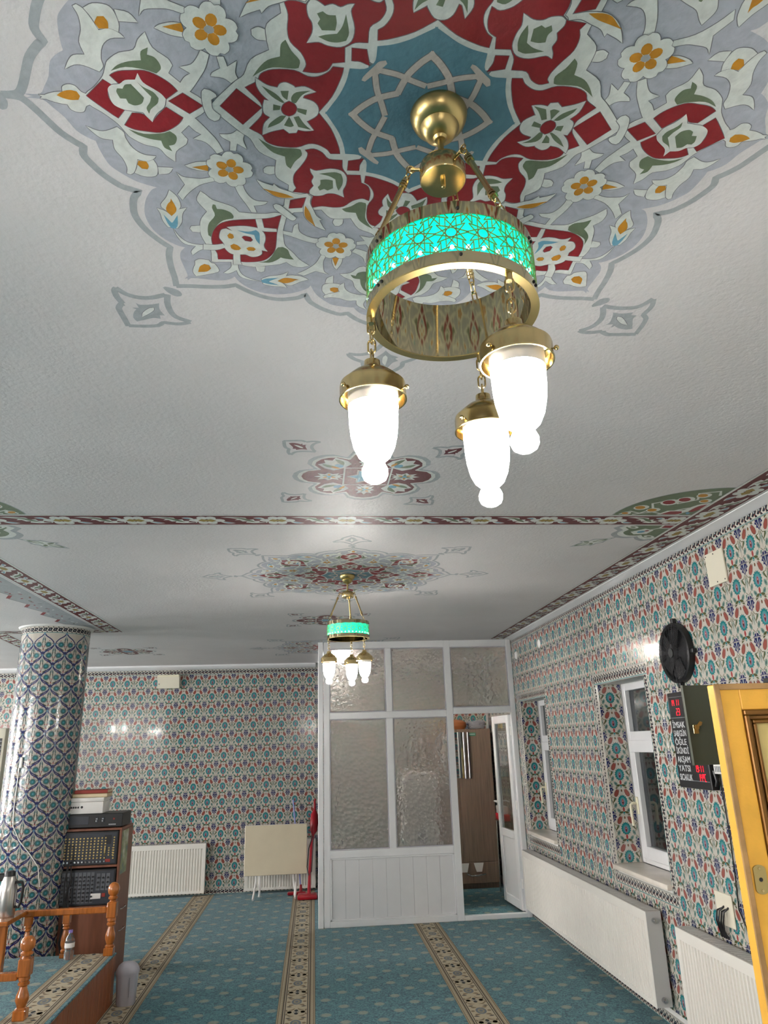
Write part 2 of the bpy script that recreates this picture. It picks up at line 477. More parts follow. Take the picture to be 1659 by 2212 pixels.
# unseen windows with glowing panes, added on the left wall as daylight fill
M['day'] = pm('added_day_pane', (235, 240, 245), 0.2, emit=(255, 249, 246), es=DAY)
def fill_window(n, loc, rz, w, h, label):
    r = thing('window_%d' % n, label, None, loc, rz, kind='structure')
    MB().box(-w/2+0.05, w/2-0.05, -0.012, -0.004, 0.05, h-0.05).build('pane', M['day'], r, smooth=0)
    for (x0, x1, z0, z1) in ((-w/2, -w/2+0.06, 0, h), (w/2-0.06, w/2, 0, h), (-w/2+0.06, w/2-0.06, 0, 0.06), (-w/2+0.06, w/2-0.06, h-0.06, h), (-w/2+0.06, w/2-0.06, h*0.66, h*0.66+0.06)):
        MB().box(x0, x1, -0.06, -0.001, z0, z1, 0.004).build('frame_bar', M['pvc'], r)
for i, y in enumerate((-3.0, 0.0, 5.2, 8.4)): fill_window(3+i, (XL, y, 0.85), pi/2, 1.3, 1.55, 'daylit window in the left side wall, %s' % ('behind the viewer', 'level with the viewer', 'level with the platform', 'at the far corner')[i])
# ------------------------------------------------------------------ glazed tiles
TW, TH = 0.185, 0.187
def tile_pattern(p):
    U = TW
    f = lambda pts: [(a*U, b*U) for a, b in pts]
    def st(pts, w, c, l): p.stroke(f(pts), w*U, c, l)
    for sx in (-1, 1):
        X = lambda pts: [(sx*a, b) for a, b in pts]
        # stems and long leaves
        st(X([(0.5, 0.30), (0.47, 0.10), (0.38, -0.12), (0.24, -0.34), (0.05, -0.40)]), 0.022, 'o', 1)
        st(X([(0.49, 0.26), (0.40, 0.14), (0.29, 0.13)]), 0.020, 'o', 1)
        st(X([(0.34, -0.20), (0.44, -0.30), (0.5, -0.33)]), 0.018, 'o', 1)
        p.fill(f(X(leaf(0.42, -0.06, 0.29, 0.20, 0.030, 0.10))), 'o', 2)
        p.fill(f(X(leaf(0.50, -0.20, 0.44, 0.14, 0.036, -0.08))), 's', 2)
        p.fill(f(X(leaf(0.30, 0.02, 0.24, 0.16, 0.020))), 's', 2)
        # sage leaves around the carnation
        for (x, y, rx, ry, rot) in ((0.315, -0.15, 0.062, 0.105, 0.45), (0.20, -0.345, 0.062, 0.105, -0.75), (0.395, -0.37, 0.055, 0.075, 0.3)):
            p.fill(f(X(ell(x, y, rx*1.28, ry*1.2, rot, 9))), 'w', 2.5)
            p.fill(f(X(ell(x, y, rx, ry, rot, 8))), 's', 3)
            p.fill(f(X(ell(x, y, rx*0.42, ry*0.5, rot, 6))), 'g', 3.5)
        # olive chevron leaves under the flower
        for y in (-0.38, 0.62): p.fill(f(X(leaf(0.01, y, 0.24, y-0.15, 0.045, 0.08))), 'o', 4)
        # tulip with its pale outline
        c, s_ = cos(sx*0.50), sin(sx*0.50)
        T = [(0, -0.155), (0.06, -0.12), (0.082, -0.03), (0.068, 0.06), (0.036, 0.17), (0.016, 0.10), (0, 0.18), (-0.016, 0.10), (-0.038, 0.16), (-0.07, 0.05), (-0.082, -0.03), (-0.06, -0.12)]
        O = ell(0, 0, 0.115, 0.20, 0, 12)
        p.fill(f([(sx*0.215+a*c-b*s_, 0.315+a*s_+b*c) for a, b in O]), 'w', 3.6)
        TT = f([(sx*0.215+a*c-b*s_, 0.315+a*s_+b*c) for a, b in T]); p.stroke(TT, 0.016*U, 'x', 3.9, closed=True); p.fill(TT, 'r', 4)
    # carnation
    def spike(rx, ry, k0, n=32): return [(rx*(1.0 if i % 2 == 0 else k0)*sin(2*pi*i/n), ry*(1.0 if i % 2 == 0 else k0)*cos(2*pi*i/n)+0.0) for i in range(n)]
    p.fill(f(ell(0, 0, 0.235, 0.275, 0, 18)), 'w', 3.7)
    p.stroke(f(spike(0.205, 0.245, 0.80)), 0.014*U, 'x', 3.9, closed=True); p.fill(f(spike(0.205, 0.245, 0.80)), 't', 4)
    p.fill(f(ell(0, -0.01, 0.130, 0.165)), 'c', 5)
    p.fill(f(ell(0, -0.025, 0.098, 0.125)), 'u', 6)
    p.fill(f(leaf(0, -0.15, 0, 0.09, 0.045)), 'k', 7)
    p.fill(f(ell(0, 0.0, 0.016, 0.026, 0, 6)), 'w', 8)
    p.fill(f(ell(0, -0.06, 0.026, 0.034, 0, 6)), 'x', 8)
    p.fill(f(leaf(0, -0.40, 0, -0.20, 0.045)), 'k', 5)
    for y in (-0.45, 0.56): p.fill(f(ell(0, y, 0.045, 0.060, 0, 7)), 't', 4.4)
    p.fill(f(ell(0, 0.40, 0.034, 0.055, 0, 6)), 'o', 4.2); p.fill(f(ell(0, 0.40, 0.015, 0.026, 0, 5)), 'k', 4.6)
    # navy palmettes on the corners
    for cx in (-0.5, 0.5):
        for cy in (0.45, -0.56):
            P = [(0, -0.26), (0.06, -0.15), (0.13, -0.13), (0.10, -0.06), (0.185, -0.02), (0.13, 0.05), (0.18, 0.12), (0.10, 0.13), (0.075, 0.20), (0.03, 0.19), (0, 0.30)]
            P = P+[(-a, b) for a, b in P[-2:0:-1]]
            p.fill(f([(cx+a*1.16, cy+b*1.12) for a, b in P]), 'w', 4.3)
            p.fill(f([(cx+a, cy+b) for a, b in P]), 'n', 4.5)
            p.fill(f(leaf(cx, cy-0.09, cx, cy+0.13, 0.026)), 'u', 5)
            for sx in (-1, 1):
                st([(cx+sx*0.018, cy-0.15), (cx+sx*0.07, cy-0.05), (cx+sx*0.105, cy+0.02)], 0.016, 'w', 5)
                p.fill(f(ell(cx+sx*0.072, cy+0.10, 0.020, 0.020, 0, 6)), 'w', 5)
_tiles = {}
def body_into(p, box, d=WT, col='w'):
    u0, u1, v0, v1 = box
    i = len(p.V); ch = 0.0012
    front = [(u0+ch, v0+ch), (u1-ch, v0+ch), (u1-ch, v1-ch), (u0+ch, v1-ch)]; mid = [(u0, v0), (u1, v0), (u1, v1), (u0, v1)]
    p.V += [p.fn(u, v, 0) for u, v in front] + [p.fn(u, v, -ch) for u, v in mid] + [p.fn(u, v, -d) for u, v in mid]
    p.C += [lin(PC[col])]*12
    p.F.append((i, i+1, i+2, i+3))
    for k in range(4):
        j = (k+1) % 4
        p.F.append((i+4+k, i+4+j, i+j, i+k)); p.F.append((i+8+k, i+8+j, i+4+j, i+4+k))
def tile_mesh(u0, u1, v0, v1):
    key = (round(u0, 3), round(u1, 3), round(v0, 3), round(v1, 3))
    if key not in _tiles:
        p = Paint(lambda u, v, d: (u, -d, v), ranked=6e-6, clipbox=(u0+0.0015, u1-0.0015, v0+0.0015, v1-0.0015))
        body_into(p, (u0, u1, v0, v1)); tile_pattern(p)
        _tiles[key] = p.mesh('floral_tile', M['tile'])
    return _tiles[key]
V0, V1 = -0.465*TH, 0.535*TH
def join_tiles(lst, parent):
    if not lst: return
    V, F, Cc = [], [], []
    for me, m in lst:
        n = len(V)
        V += [tuple(m @ v.co) for v in me.vertices]; F += [tuple(n+k for k in p.vertices) for p in me.polygons]
        buf = [0.0]*(4*len(me.vertices)); me.color_attributes['Col'].data.foreach_get('color', buf); Cc += buf
    me = bpy.data.meshes.new('tile_field'); me.from_pydata(V, [], F)
    at = me.color_attributes.new('Col', 'FLOAT_COLOR', 'POINT'); at.data.foreach_set('color', Cc)
    me.materials.append(M['tile']); me.update()
    tag(link(bpy.data.objects.new('tile_field', me), parent), kind='stuff')
def lay_tiles(parent, right, u_first, n_u, z_first, n_v, holes, near_key, limit=300, ulim=None, zmin=0.062):
    """one object per tile; the ones past the limit joined as one 'stuff' part"""
    g = 0.0006
    cells = []
    for i in range(n_u):
        uc = u_first+i*TW
        for j in range(n_v):
            zc = z_first-j*TH
            a0, a1, b0, b1 = uc-TW/2, uc+TW/2, zc+V0, zc+V1
            if ulim: a0, a1 = max(a0, ulim[0]), min(a1, ulim[1])
            b0 = max(b0, zmin)
            if a1-a0 < 0.012 or b1-b0 < 0.012: continue
            parts = [(a0, a1, b0, b1)]
            for (h0, h1, k0, k1) in holes:
                nxt = []
                for (c0, c1, d0, d1) in parts:
                    if c1 <= h0 or c0 >= h1 or d1 <= k0 or d0 >= k1: nxt.append((c0, c1, d0, d1)); continue
                    if c0 < h0: nxt.append((c0, h0, d0, d1))
                    if c1 > h1: nxt.append((h1, c1, d0, d1))
                    m0, m1 = max(c0, h0), min(c1, h1)
                    if d0 < k0: nxt.append((m0, m1, d0, k0))
                    if d1 > k1: nxt.append((m0, m1, k1, d1))
                parts = [q for q in nxt if q[1]-q[0] > 0.012 and q[3]-q[2] > 0.012]
            for q in parts: cells.append((near_key(uc, zc), uc, zc, q))
    cells.sort(key=lambda c: c[0])
    def frame(uc, zc):
        if right: return Matrix.Translation((XW, uc, zc)) @ Matrix.Rotation(-pi/2, 4, 'Z')
        return Matrix.Translation((uc, YB, zc))
    def me_for(uc, zc, q):
        a0, a1, b0, b1 = q
        if right: l0, l1 = uc-a1, uc-a0
        else: l0, l1 = a0-uc, a1-uc
        return tile_mesh(l0+g, l1-g, b0-zc+g, b1-zc-g)
    for _, uc, zc, q in cells[:limit]:
        o = link(bpy.data.objects.new('tile', me_for(uc, zc, q)), parent); o.matrix_local = frame(uc, zc)
    join_tiles([(me_for(uc, zc, q), frame(uc, zc)) for _, uc, zc, q in cells[limit:]], parent)

# interlaced border tile
_btiles = {}
def border_mesh(L, H, n):
    key = (round(L, 3), round(H, 3))
    if key not in _btiles:
        p = Paint(lambda u, v, d: (u, -d, v), ranked=6e-6, clipbox=(-L/2+0.001, L/2-0.001, -H/2+0.001, H/2-0.001))
        body_into(p, (-L/2, L/2, -H/2, H/2), col='w')
        p.fill([(-L/2, -H*0.5), (L/2, -H*0.5), (L/2, -H*0.42), (-L/2, -H*0.42)], 'c', 1)
        p.fill([(-L/2, H*0.42), (L/2, H*0.42), (L/2, H*0.5), (-L/2, H*0.5)], 'q', 1)
        p.fill([(-L/2, -H*0.37), (L/2, -H*0.37), (L/2, H*0.37), (-L/2, H*0.37)], 'x', 1)
        w = L/n
        for i in range(-1, n+1):
            c = -L/2+w*(i+0.5)
            S = [(c-w*0.60, H*0.28), (c-w*0.15, H*0.33), (c+w*0.14, H*0.13), (c-w*0.14, -H*0.13), (c+w*0.15, -H*0.33), (c+w*0.60, -H*0.28)]
            p.stroke(S, w*0.26, 'w', 3, sm=True)
            p.fill(ell(c+w*0.46, H*0.10, w*0.13, H*0.10, 0.4, 7), 'q', 2); p.fill(ell(c+w*0.54, -H*0.14, w*0.11, H*0.07, -0.4, 6), 'r', 2)
        _btiles[key] = p.mesh('border_tile', M['tile'])
    return _btiles[key]
def border_run(parent, right, a, b, z, H=0.061, proud=0.0, upright=None, name='border_tile'):
    n = max(1, round((b-a)/TW)); L = (b-a)/n
    me = border_mesh(L-0.0012, H, 4)
    for i in range(n):
        o = link(bpy.data.objects.new(name, me), parent)
        u = a+L*(i+0.5)
        if upright is not None:   # vertical run at wall coordinate `upright`, a..b are heights
            m = Matrix.Translation((XW-proud, upright, u)) @ Matrix.Rotation(-pi/2, 4, 'Z') @ Matrix.Rotation(pi/2, 4, 'Y')
        elif right: m = Matrix.Translation((XW-proud, u, z)) @ Matrix.Rotation(-pi/2, 4, 'Z')
        else: m = Matrix.Translation((u, YB-proud, z))
        o.matrix_local = m
WIN = ((4.70, 5.54), (6.88, 7.73))
holes_r = [(a-0.06, c+0.045, 0.703, 2.171) for a, c in WIN]
lay_tiles(wall_right, True, 3.283-6*TW, 32, 2.612, 14, holes_r, lambda u, z: u, 300, (2.2, 7.9))
lay_tiles(wall_back, False, -2.65-9*TW, 37, 2.554, 14, [], lambda u, z: abs(u+1.5) if u < 0.1 else 10+u, 270, (-4.3, 2.34))
border_run(wall_right, True, 2.2, 7.9, 2.744)
border_run(wall_right, True, 2.2, 7.9, 0.031)
border_run(wall_back, False, -4.3, 2.34, 2.689, 0.066)
border_run(wall_back, False, -4.3, 2.34, 0.031)
for a, c in WIN:
    border_run(wall_right, True, a-0.06, c+0.045, 2.131, 0.079)
    border_run(wall_right, True, a-0.06, c+0.045, 0.737, 0.067)
    border_run(wall_right, True, 0.772, 2.09, 0, 0.0585, upright=a-0.030)
    border_run(wall_right, True, 0.772, 2.09, 0, 0.0435, upright=c+0.0225)
    # tiled reveal of the far jamb (faces the hall) and of the near jamb
    zc = 2.09-0.535*TH; k = 0
    while zc+V1 > 0.84:
        v0 = max(V0, 0.825-zc)
        me = tile_mesh(-TW/2+0.0006, TW/2-0.0006, v0+0.0006, V1-0.0006)
        o = link(bpy.data.objects.new('reveal_tile', me), wall_right); o.matrix_local = Matrix.Translation((XW+0.006+TW/2, c-WT, zc))
        o = link(bpy.data.objects.new('reveal_tile', me), wall_right); o.matrix_local = Matrix.Translation((XW+0.006+TW/2, a+WT, zc)) @ Matrix.Rotation(pi, 4, 'Z')
        zc -= TH
# booth side of the right wall
booth = []
for j in range(14):
    for i in range(10):
        u, z = 8.05+i*TW, 2.612-j*TH
        if z+V0 < 0.06 or u > 9.9: continue
        booth.append((tile_mesh(-TW/2+0.0006, TW/2-0.0006, V0+0.0006, V1-0.0006), Matrix.Translation((2.34-WT, u, z)) @ Matrix.Rotation(-pi/2, 4, 'Z')))
join_tiles(booth, wall_right)
# white cove along the ceiling
t1 = MB(); t1.prism([(XW, ZC), (XW-0.075, ZC), (XW-0.075, ZC-0.006), (XW-0.03, ZC-0.012), (XW-0.008, ZC-0.0035-0.02), (XW, ZC-0.0035-0.02)], 2.2-8.0, 7.84, lambda u, v, w: (u, w, v))
struct(t1.build('trim_1', M['pvc']), 'white cove strip where the right wall meets the ceiling')
t2 = MB(); t2.prism([(YB, ZC), (YB-0.06, ZC), (YB-0.06, ZC-0.02), (YB-0.01, ZC-0.055), (YB, ZC-0.055)], XL, 0.02, lambda u, v, w: (w, u, v))
struct(t2.build('trim_2', M['pvc']), 'white cove strip where the far wall meets the ceiling')

# ================================================================== CEILING PAINTING
def ceil_fn(ox, oy, rot=0.0):
    c, s = cos(rot), sin(rot)
    return lambda u, v, d: (ox+u*c-v*s, oy+u*s+v*c, ZC-0.0003-d)
MED_F = """G w 1 -689,-4 -661,6 -650,20 -635,42 -624,69 -608,84 -596,91 -595,109 -590,136 -583,153 -558,178 -538,191 -508,202 -520,209 -536,234 -546,263 -549,292 -542,327 -522,358 -498,377 -483,383 -495,398 -500,420 -497,452 -494,479 -497,503 -187,206 -166,-15
W w 2 -665,-4 -653,5 -636,11 -622,13 -619,23 -609,28 -598,26 -591,15 -584,11 -573,2 -571,-5
O W 3 -634,-5 -623,-13 -609,-17 -598,-15 -595,-6 -600,2 -613,3 -625,0
W w 2 -586,-5 -584,11 -566,26 -546,48 -537,66 -530,78 -509,93 -484,100 -473,118 -459,132 -453,106 -432,88 -427,76 -436,61 -418,42 -443,6 -448,-6
W w 2 -458,-6 -450,7 -427,33 -412,54 -400,63 -416,74 -396,80 -384,94 -377,107 -364,100 -373,76 -384,58 -404,30 -418,18 -437,-4
W w 2 -454,-5 -448,6 -417,35 -406,27 -389,14 -375,-8
R W 3 -584,-7 -547,-42 -536,-32 -545,-20 -547,-7 -542,7 -527,18 -542,36 -563,15
R w 3 -534,51 -514,23 -498,24 -490,31 -483,41 -474,29 -453,7 -427,28 -438,42 -455,55 -474,63 -496,62 -518,59
N w 3 -530,59 -504,68 -473,65 -456,59 -447,68 -447,78 -453,89 -464,93 -460,106 -473,98 -476,82 -496,79 -516,71
N W 4 -531,-19 -528,-26 -519,-26 -513,-34 -503,-36 -496,-25 -487,-10 -493,2 -506,7 -516,3 -518,-6 -528,-6
N W 4 -492,-42 -484,-32 -469,-23 -462,-11 -466,0 -480,13 -485,23 -487,11 -479,-1 -474,-13 -484,-28
W W 3 -545,-14 -544,-24 -536,-32 -522,-35 -511,-43 -494,-45 -487,-58 -482,-41 -467,-29 -456,-20 -450,-10 -456,7 -470,20 -479,32 -483,41 -490,31 -495,21 -512,19 -527,17 -541,9 -545,-2
R W 3 -446,-6 -419,-24 -388,0 -414,18
W W 7 -386,-29 -381,-35 -372,-33 -363,-26 -362,-21 -372,-14 -372,5 -360,18 -364,27 -372,31 -382,24 -387,6 -388,-12
W w 2 -604,57 -587,66 -571,66 -549,56 -540,67 -540,80 -532,103 -516,117 -493,120 -500,128 -514,134 -530,130 -536,148 -544,164 -552,170 -558,167 -554,151 -557,129 -566,108 -564,86 -582,84 -593,74
W w 2 -530,132 -512,134 -500,129 -496,144 -499,163 -507,172 -527,173 -543,165 -535,150
O w 3 -529,133 -514,134 -512,145 -516,154 -526,153 -533,143
W w 2 -495,147 -466,147 -477,162 -497,166
W w 2 -443,140 -420,130 -396,127 -401,151 -416,151 -434,146
O w 3 -430,143 -414,139 -397,135 -400,151 -413,148
W w 2 -462,158 -452,169 -431,172 -414,172 -394,166 -388,176 -421,189 -447,212 -463,234 -470,218 -451,190 -457,173
W w 2 -485,207 -495,228 -509,247 -510,257 -497,271 -483,271 -470,252 -472,227 -479,214
W w 2 -520,260 -504,268 -494,282 -478,263 -458,255 -470,274 -476,300 -488,320 -508,317 -515,298 -516,276
O w 3 -486,230 -480,256 -483,269 -494,282 -502,264 -495,246 -489,239
L w 3 -510,278 -498,302 -495,301 -481,278 -486,309 -493,321 -502,319 -507,302
W w 2 -498,319 -490,344 -474,364 -448,371 -415,368 -393,367 -395,379 -426,385 -448,388 -470,408 -471,395 -458,376 -481,370 -493,348
W w 2 -439,308 -458,311 -462,319 -458,329 -442,330
W S 2 -258,262 -276,259 -295,263 -323,264 -351,262 -361,248 -381,238 -402,229 -414,215 -423,206 -433,226 -432,238 -418,264 -433,287 -439,310 -441,338 -434,368 -426,386 -430,428 -424,430 -380,428 -360,438 -335,443 -306,437 -274,430 -258,421 -243,435 -222,438 -205,431 -227,410 -242,386 -258,364 -261,341 -261,312 -253,273
R S 3 -263,265 -286,276 -317,281 -351,285 -375,290 -395,300 -410,319 -418,341 -420,360 -418,382 -413,398 -414,419 -379,418 -362,425 -333,424 -310,417 -293,400 -282,378 -278,350 -275,320 -270,295
W S 4 -318,281 -305,279 -302,307 -275,309 -275,318 -303,318 -315,311
W S 4 -440,368 -416,369 -396,364 -393,377 -413,386 -443,387
W S 4 -377,398 -362,397 -364,425 -361,436 -381,436
W S 4 -399,329 -394,318 -384,314 -371,321 -382,309 -353,304 -331,305 -312,311 -302,328 -302,347 -306,362 -305,374 -299,385 -312,382 -313,395 -324,404 -337,406 -349,399 -359,399 -374,400 -386,394 -395,377 -394,366 -398,355 -402,344
L S 5 -361,318 -337,321 -320,315 -313,325 -315,362 -322,348 -325,331 -343,327
O S 5 -384,336 -378,328 -371,332 -370,342 -375,347 -382,345
O S 5 -381,369 -373,363 -364,368 -358,378 -363,384 -373,384 -380,379
O S 5 -346,377 -339,372 -329,373 -325,379 -330,385 -342,385
R S 5 -352,340 -346,336 -334,339 -330,348 -334,353 -346,351
N S 3 -403,242 -398,243 -396,255 -383,256 -370,263 -364,275 -366,282 -387,289 -403,306 -416,330 -420,343 -425,338 -424,319 -418,298 -403,275 -406,253
N S 3 -323,425 -304,419 -291,402 -282,382 -275,370 -264,368 -253,377 -248,396 -240,411 -258,409 -270,405 -281,416 -297,425
W S 2 -470,442 -468,428 -456,421 -436,424 -432,433 -424,437 -417,458 -421,467 -440,475 -474,486 -479,469 -474,451
O S 3 -467,469 -460,448 -448,438 -438,442 -435,454 -446,466
W w 3 -376,-6 -370,8 -352,28 -326,54 -311,67 -297,96 -266,115 -269,137 -267,159 -244,178 -246,195 -253,216 -257,252 -242,262 -103,98 -110,-19
R W 5 -358,-2 -326,-39 -286,-3 -322,35
R w 5 -284,-4 -287,14 -311,43 -290,56 -282,71 -262,80 -227,81 -204,71 -186,72 -169,82 -162,92 -144,91 -149,70 -163,34 -186,0 -192,-11
N w 5 -297,64 -282,75 -262,84 -227,84 -219,86 -217,100 -230,116 -239,135 -247,126 -249,105 -270,97 -285,82
W W 6 -292,-63 -274,-50 -256,-46 -251,-54 -241,-57 -228,-51 -226,-48 -209,-51 -190,-42 -210,-34 -213,-28 -195,-22 -186,-10 -188,6 -204,19 -207,20 -194,40 -210,42 -223,40 -226,47 -239,49 -249,40 -271,47 -288,56 -284,32 -272,16 -282,8 -283,-7 -280,-20 -272,-19 -284,-32 -291,-47
N W 7 -283,-48 -260,-34 -245,-17 -249,-16 -267,-28
N W 7 -251,-40 -237,-41 -240,-22 -248,-29
N W 7 -232,-16 -233,-28 -224,-39 -199,-44 -214,-34 -225,-17
N W 7 -265,-12 -252,-9 -254,-1 -266,1
N W 7 -223,-7 -206,-4 -208,7 -223,1
N W 7 -278,40 -273,29 -254,12 -243,11 -255,27
N W 7 -238,12 -230,32 -237,35 -248,32
N W 7 -230,13 -221,10 -210,28 -198,39 -222,34
R W 8 -251,-3 -246,-14 -237,-20 -228,-15 -224,-5 -229,6 -238,11 -247,7
R S 5 -210,87 -194,83 -178,91 -165,106 -139,107 -138,127 -128,144 -102,143 -99,163 -85,172 -79,190 -80,212 -94,206 -114,214 -132,231 -153,235 -177,233 -198,239 -199,221 -195,206 -204,199 -207,198 -236,196 -229,185 -234,170 -232,149 -219,128 -208,108 -205,94
R S 5 -242,220 -209,210 -219,240 -246,244
R S 5 -127,108 -98,101 -105,117 -105,131 -128,132
W S 6 -201,132 -189,137 -162,130 -140,134 -129,150 -130,171 -135,186 -132,205 -150,196 -166,196 -177,202 -193,204 -202,199 -202,190 -194,177 -198,165 -194,153 -199,142
N S 7 -184,144 -154,138 -140,142 -136,156 -137,171 -144,187 -148,175 -151,157 -164,149
N S 7 -181,160 -169,158 -156,160 -155,181 -166,188 -173,184 -182,189 -186,180 -181,172
W w 6 -308,167 -296,174 -276,182 -274,176 -263,188 -245,195 -225,202 -207,199 -202,207 -218,211 -237,215 -264,214 -284,203 -297,188
O w 7 -298,190 -277,196 -252,203 -234,212 -255,214 -273,210 -288,197
W S 7 -278,236 -272,232 -261,238 -231,272 -235,279 -241,280 -250,273 -275,247
W w 2 -354,182 -336,181 -334,196 -326,214 -313,226 -289,228 -298,237 -319,241 -314,261 -325,261 -333,240 -346,212
W w 2 -269,131 -284,132 -292,139 -292,148 -281,153 -269,149
W w 2 -367,60 -346,58 -334,49 -322,59 -325,71 -320,92 -337,80 -341,98 -352,97 -349,76 -363,67
B w 5 -174,-2 -163,16 -149,40 -139,66 -134,91 -109,92 -96,101 -52,50 9,-16 -30,-20
P S 8 -110,75 -104,72 -97,78 -68,107 -70,113 -78,110 -100,92 -107,86
K S 1 -656,625 -639,624 -642,604 -632,611 -604,608 -584,602 -588,630 -580,656 -593,656 -594,672 -611,669 -632,677 -658,688 -663,670 -657,647 -647,632
W S 2 -640,666 -634,646 -614,625 -601,621 -604,634 -620,650
K S 1 -562,536 -556,532 -543,535 -526,545 -520,560 -524,569 -537,570 -553,556"""
MED_S = """P w 6 10 -128,-5 -112,14 -89,33 -71,41 -47,49
P w 6 9 -66,1 -75,27 -85,53 -91,85 -86,89
K w 1 15 -726,0 -710,1 -695,6 -681,26 -667,52 -653,76 -632,98 -622,105 -628,125 -622,143 -608,169 -592,189 -574,205 -545,215 -559,231 -567,256 -570,286 -561,320 -546,347 -529,370 -516,384 -524,413 -527,453 -526,495 -528,529
K S 1 13 -676,542 -657,567 -629,580 -598,579 -561,565
K S 1 13 -556,563 -563,599 -562,636 -551,663 -518,683
K S 1 11 -520,685 -550,694 -578,691 -591,690 -607,704 -639,709 -685,709
K S 1 13 -685,711 -688,667 -690,630 -680,611 -672,610
K S 1 13 -675,607 -682,579 -681,554 -674,542"""
def rp(s_): return [tuple(float(k)/1000 for k in q.split(',')) for q in s_.split()]
ROT = [lambda p: p, lambda p: (-p[1], p[0]), lambda p: (-p[0], -p[1]), lambda p: (p[1], -p[0])]
ROTM = ROT + [lambda p, r=r: r((p[0], -p[1])) for r in ROT]
R45 = cos(pi/4)
def petals(p, cx, cy, R, rot, n=5):
    for i in range(n):
        a = rot+2*pi*i/n; ca, sa = cos(a), sin(a)
        H = [(0.0, 0.0), (0.30, 0.30), (0.62, 0.46), (0.90, 0.36), (1.0, 0.14), (0.92, 0.0), (1.0, -0.14), (0.90, -0.36), (0.62, -0.46), (0.30, -0.30)]
        q = [(cx+R*(x*ca-y*sa), cy+R*(x*sa+y*ca)) for x, y in H]
        p.fill(q, 'D', 8.5, True); m = (cx+R*0.55*ca, cy+R*0.55*sa)
        p.fill([(m[0]+(a_[0]-m[0])*0.95, m[1]+(a_[1]-m[1])*0.95) for a_ in q], 'W', 9, True)
    for i in range(n):
        a = rot+2*pi*i/n
        p.fill(ell(cx+R*0.36*cos(a), cy+R*0.36*sin(a), R*0.24, R*0.20, a), 'O', 10)
    p.fill(ell(cx, cy, R*0.18, R*0.15), 'K', 11)
def make_medallion():
    p = Paint(ceil_fn(0, 0), ranked=1.6e-6)
    p.tr = ROTM; petals(p, -0.358, 0.144, 0.046, 1.25); p.tr = [lambda q: q]
    for l in MED_F.strip().splitlines():
        c, sy, L, r = l.split(' ', 3); P = rp(r); L = int(L)
        p.tr = ROTM if sy == 'w' else ROT
        S = smooth(P)
        if c == 'W' and L in (2, 3, 4, 6, 7) and len(P) < 42:
            p.stroke(S, 0.0028, 'D', L-0.45, closed=True)
        if c == 'R' and L >= 3: p.stroke(S, 0.0026, 'D', L-0.3, closed=True)
        p.fill(S, c, L)
    p.tr = [lambda q: q]; p.fill(ell(0, 0, 0.135, 0.135, 0, 32), 'B', 5.1)
    for l in MED_S.strip().splitlines():
        c, sy, L, w, r = l.split(' ', 4); P = rp(r)
        p.tr = ROTM if sy == 'w' else ROT
        wd = {10: 0.0115, 9: 0.010, 15: 0.015, 13: 0.016, 11: 0.014}[int(w)]
        p.stroke(P, wd, c, int(L), sm=True)
        if c == 'P': p.stroke(P, wd+0.003, 'D', int(L)-0.4, sm=True)
    # finials of the four axes: the diagonal finial turned by 45 degrees
    turn = lambda q: ((q[0]*R45+q[1]*-R45)+0.035, (q[0]*R45+q[1]*R45))
    fin = [l for l in MED_F.strip().splitlines()[-3:]]
    for l in fin:
        c, sy, L, r = l.split(' ', 3)
        p.tr = [lambda q, r_=r_: r_(turn(q)) for r_ in ROT]
        p.fill(smooth(rp(r)), c, int(L))
    for l in MED_S.strip().splitlines():
        c, sy, L, w, r = l.split(' ', 4)
        if sy == 'S':
            p.tr = [lambda q, r_=r_: r_(turn(q)) for r_ in ROT]
            p.stroke(rp(r), 0.015, c, int(L), sm=True)
    return p.mesh('painted_medallion', M['paint'])
med_me = make_medallion()
for (x, y) in ((0.192, 0.994), (0.222, 4.655), (0.222, 8.31), (-3.9, 4.65), (-3.9, 0.99)):
    o = link(bpy.data.objects.new('painted_medallion', med_me), ceiling); o.location = (x, y, 0)

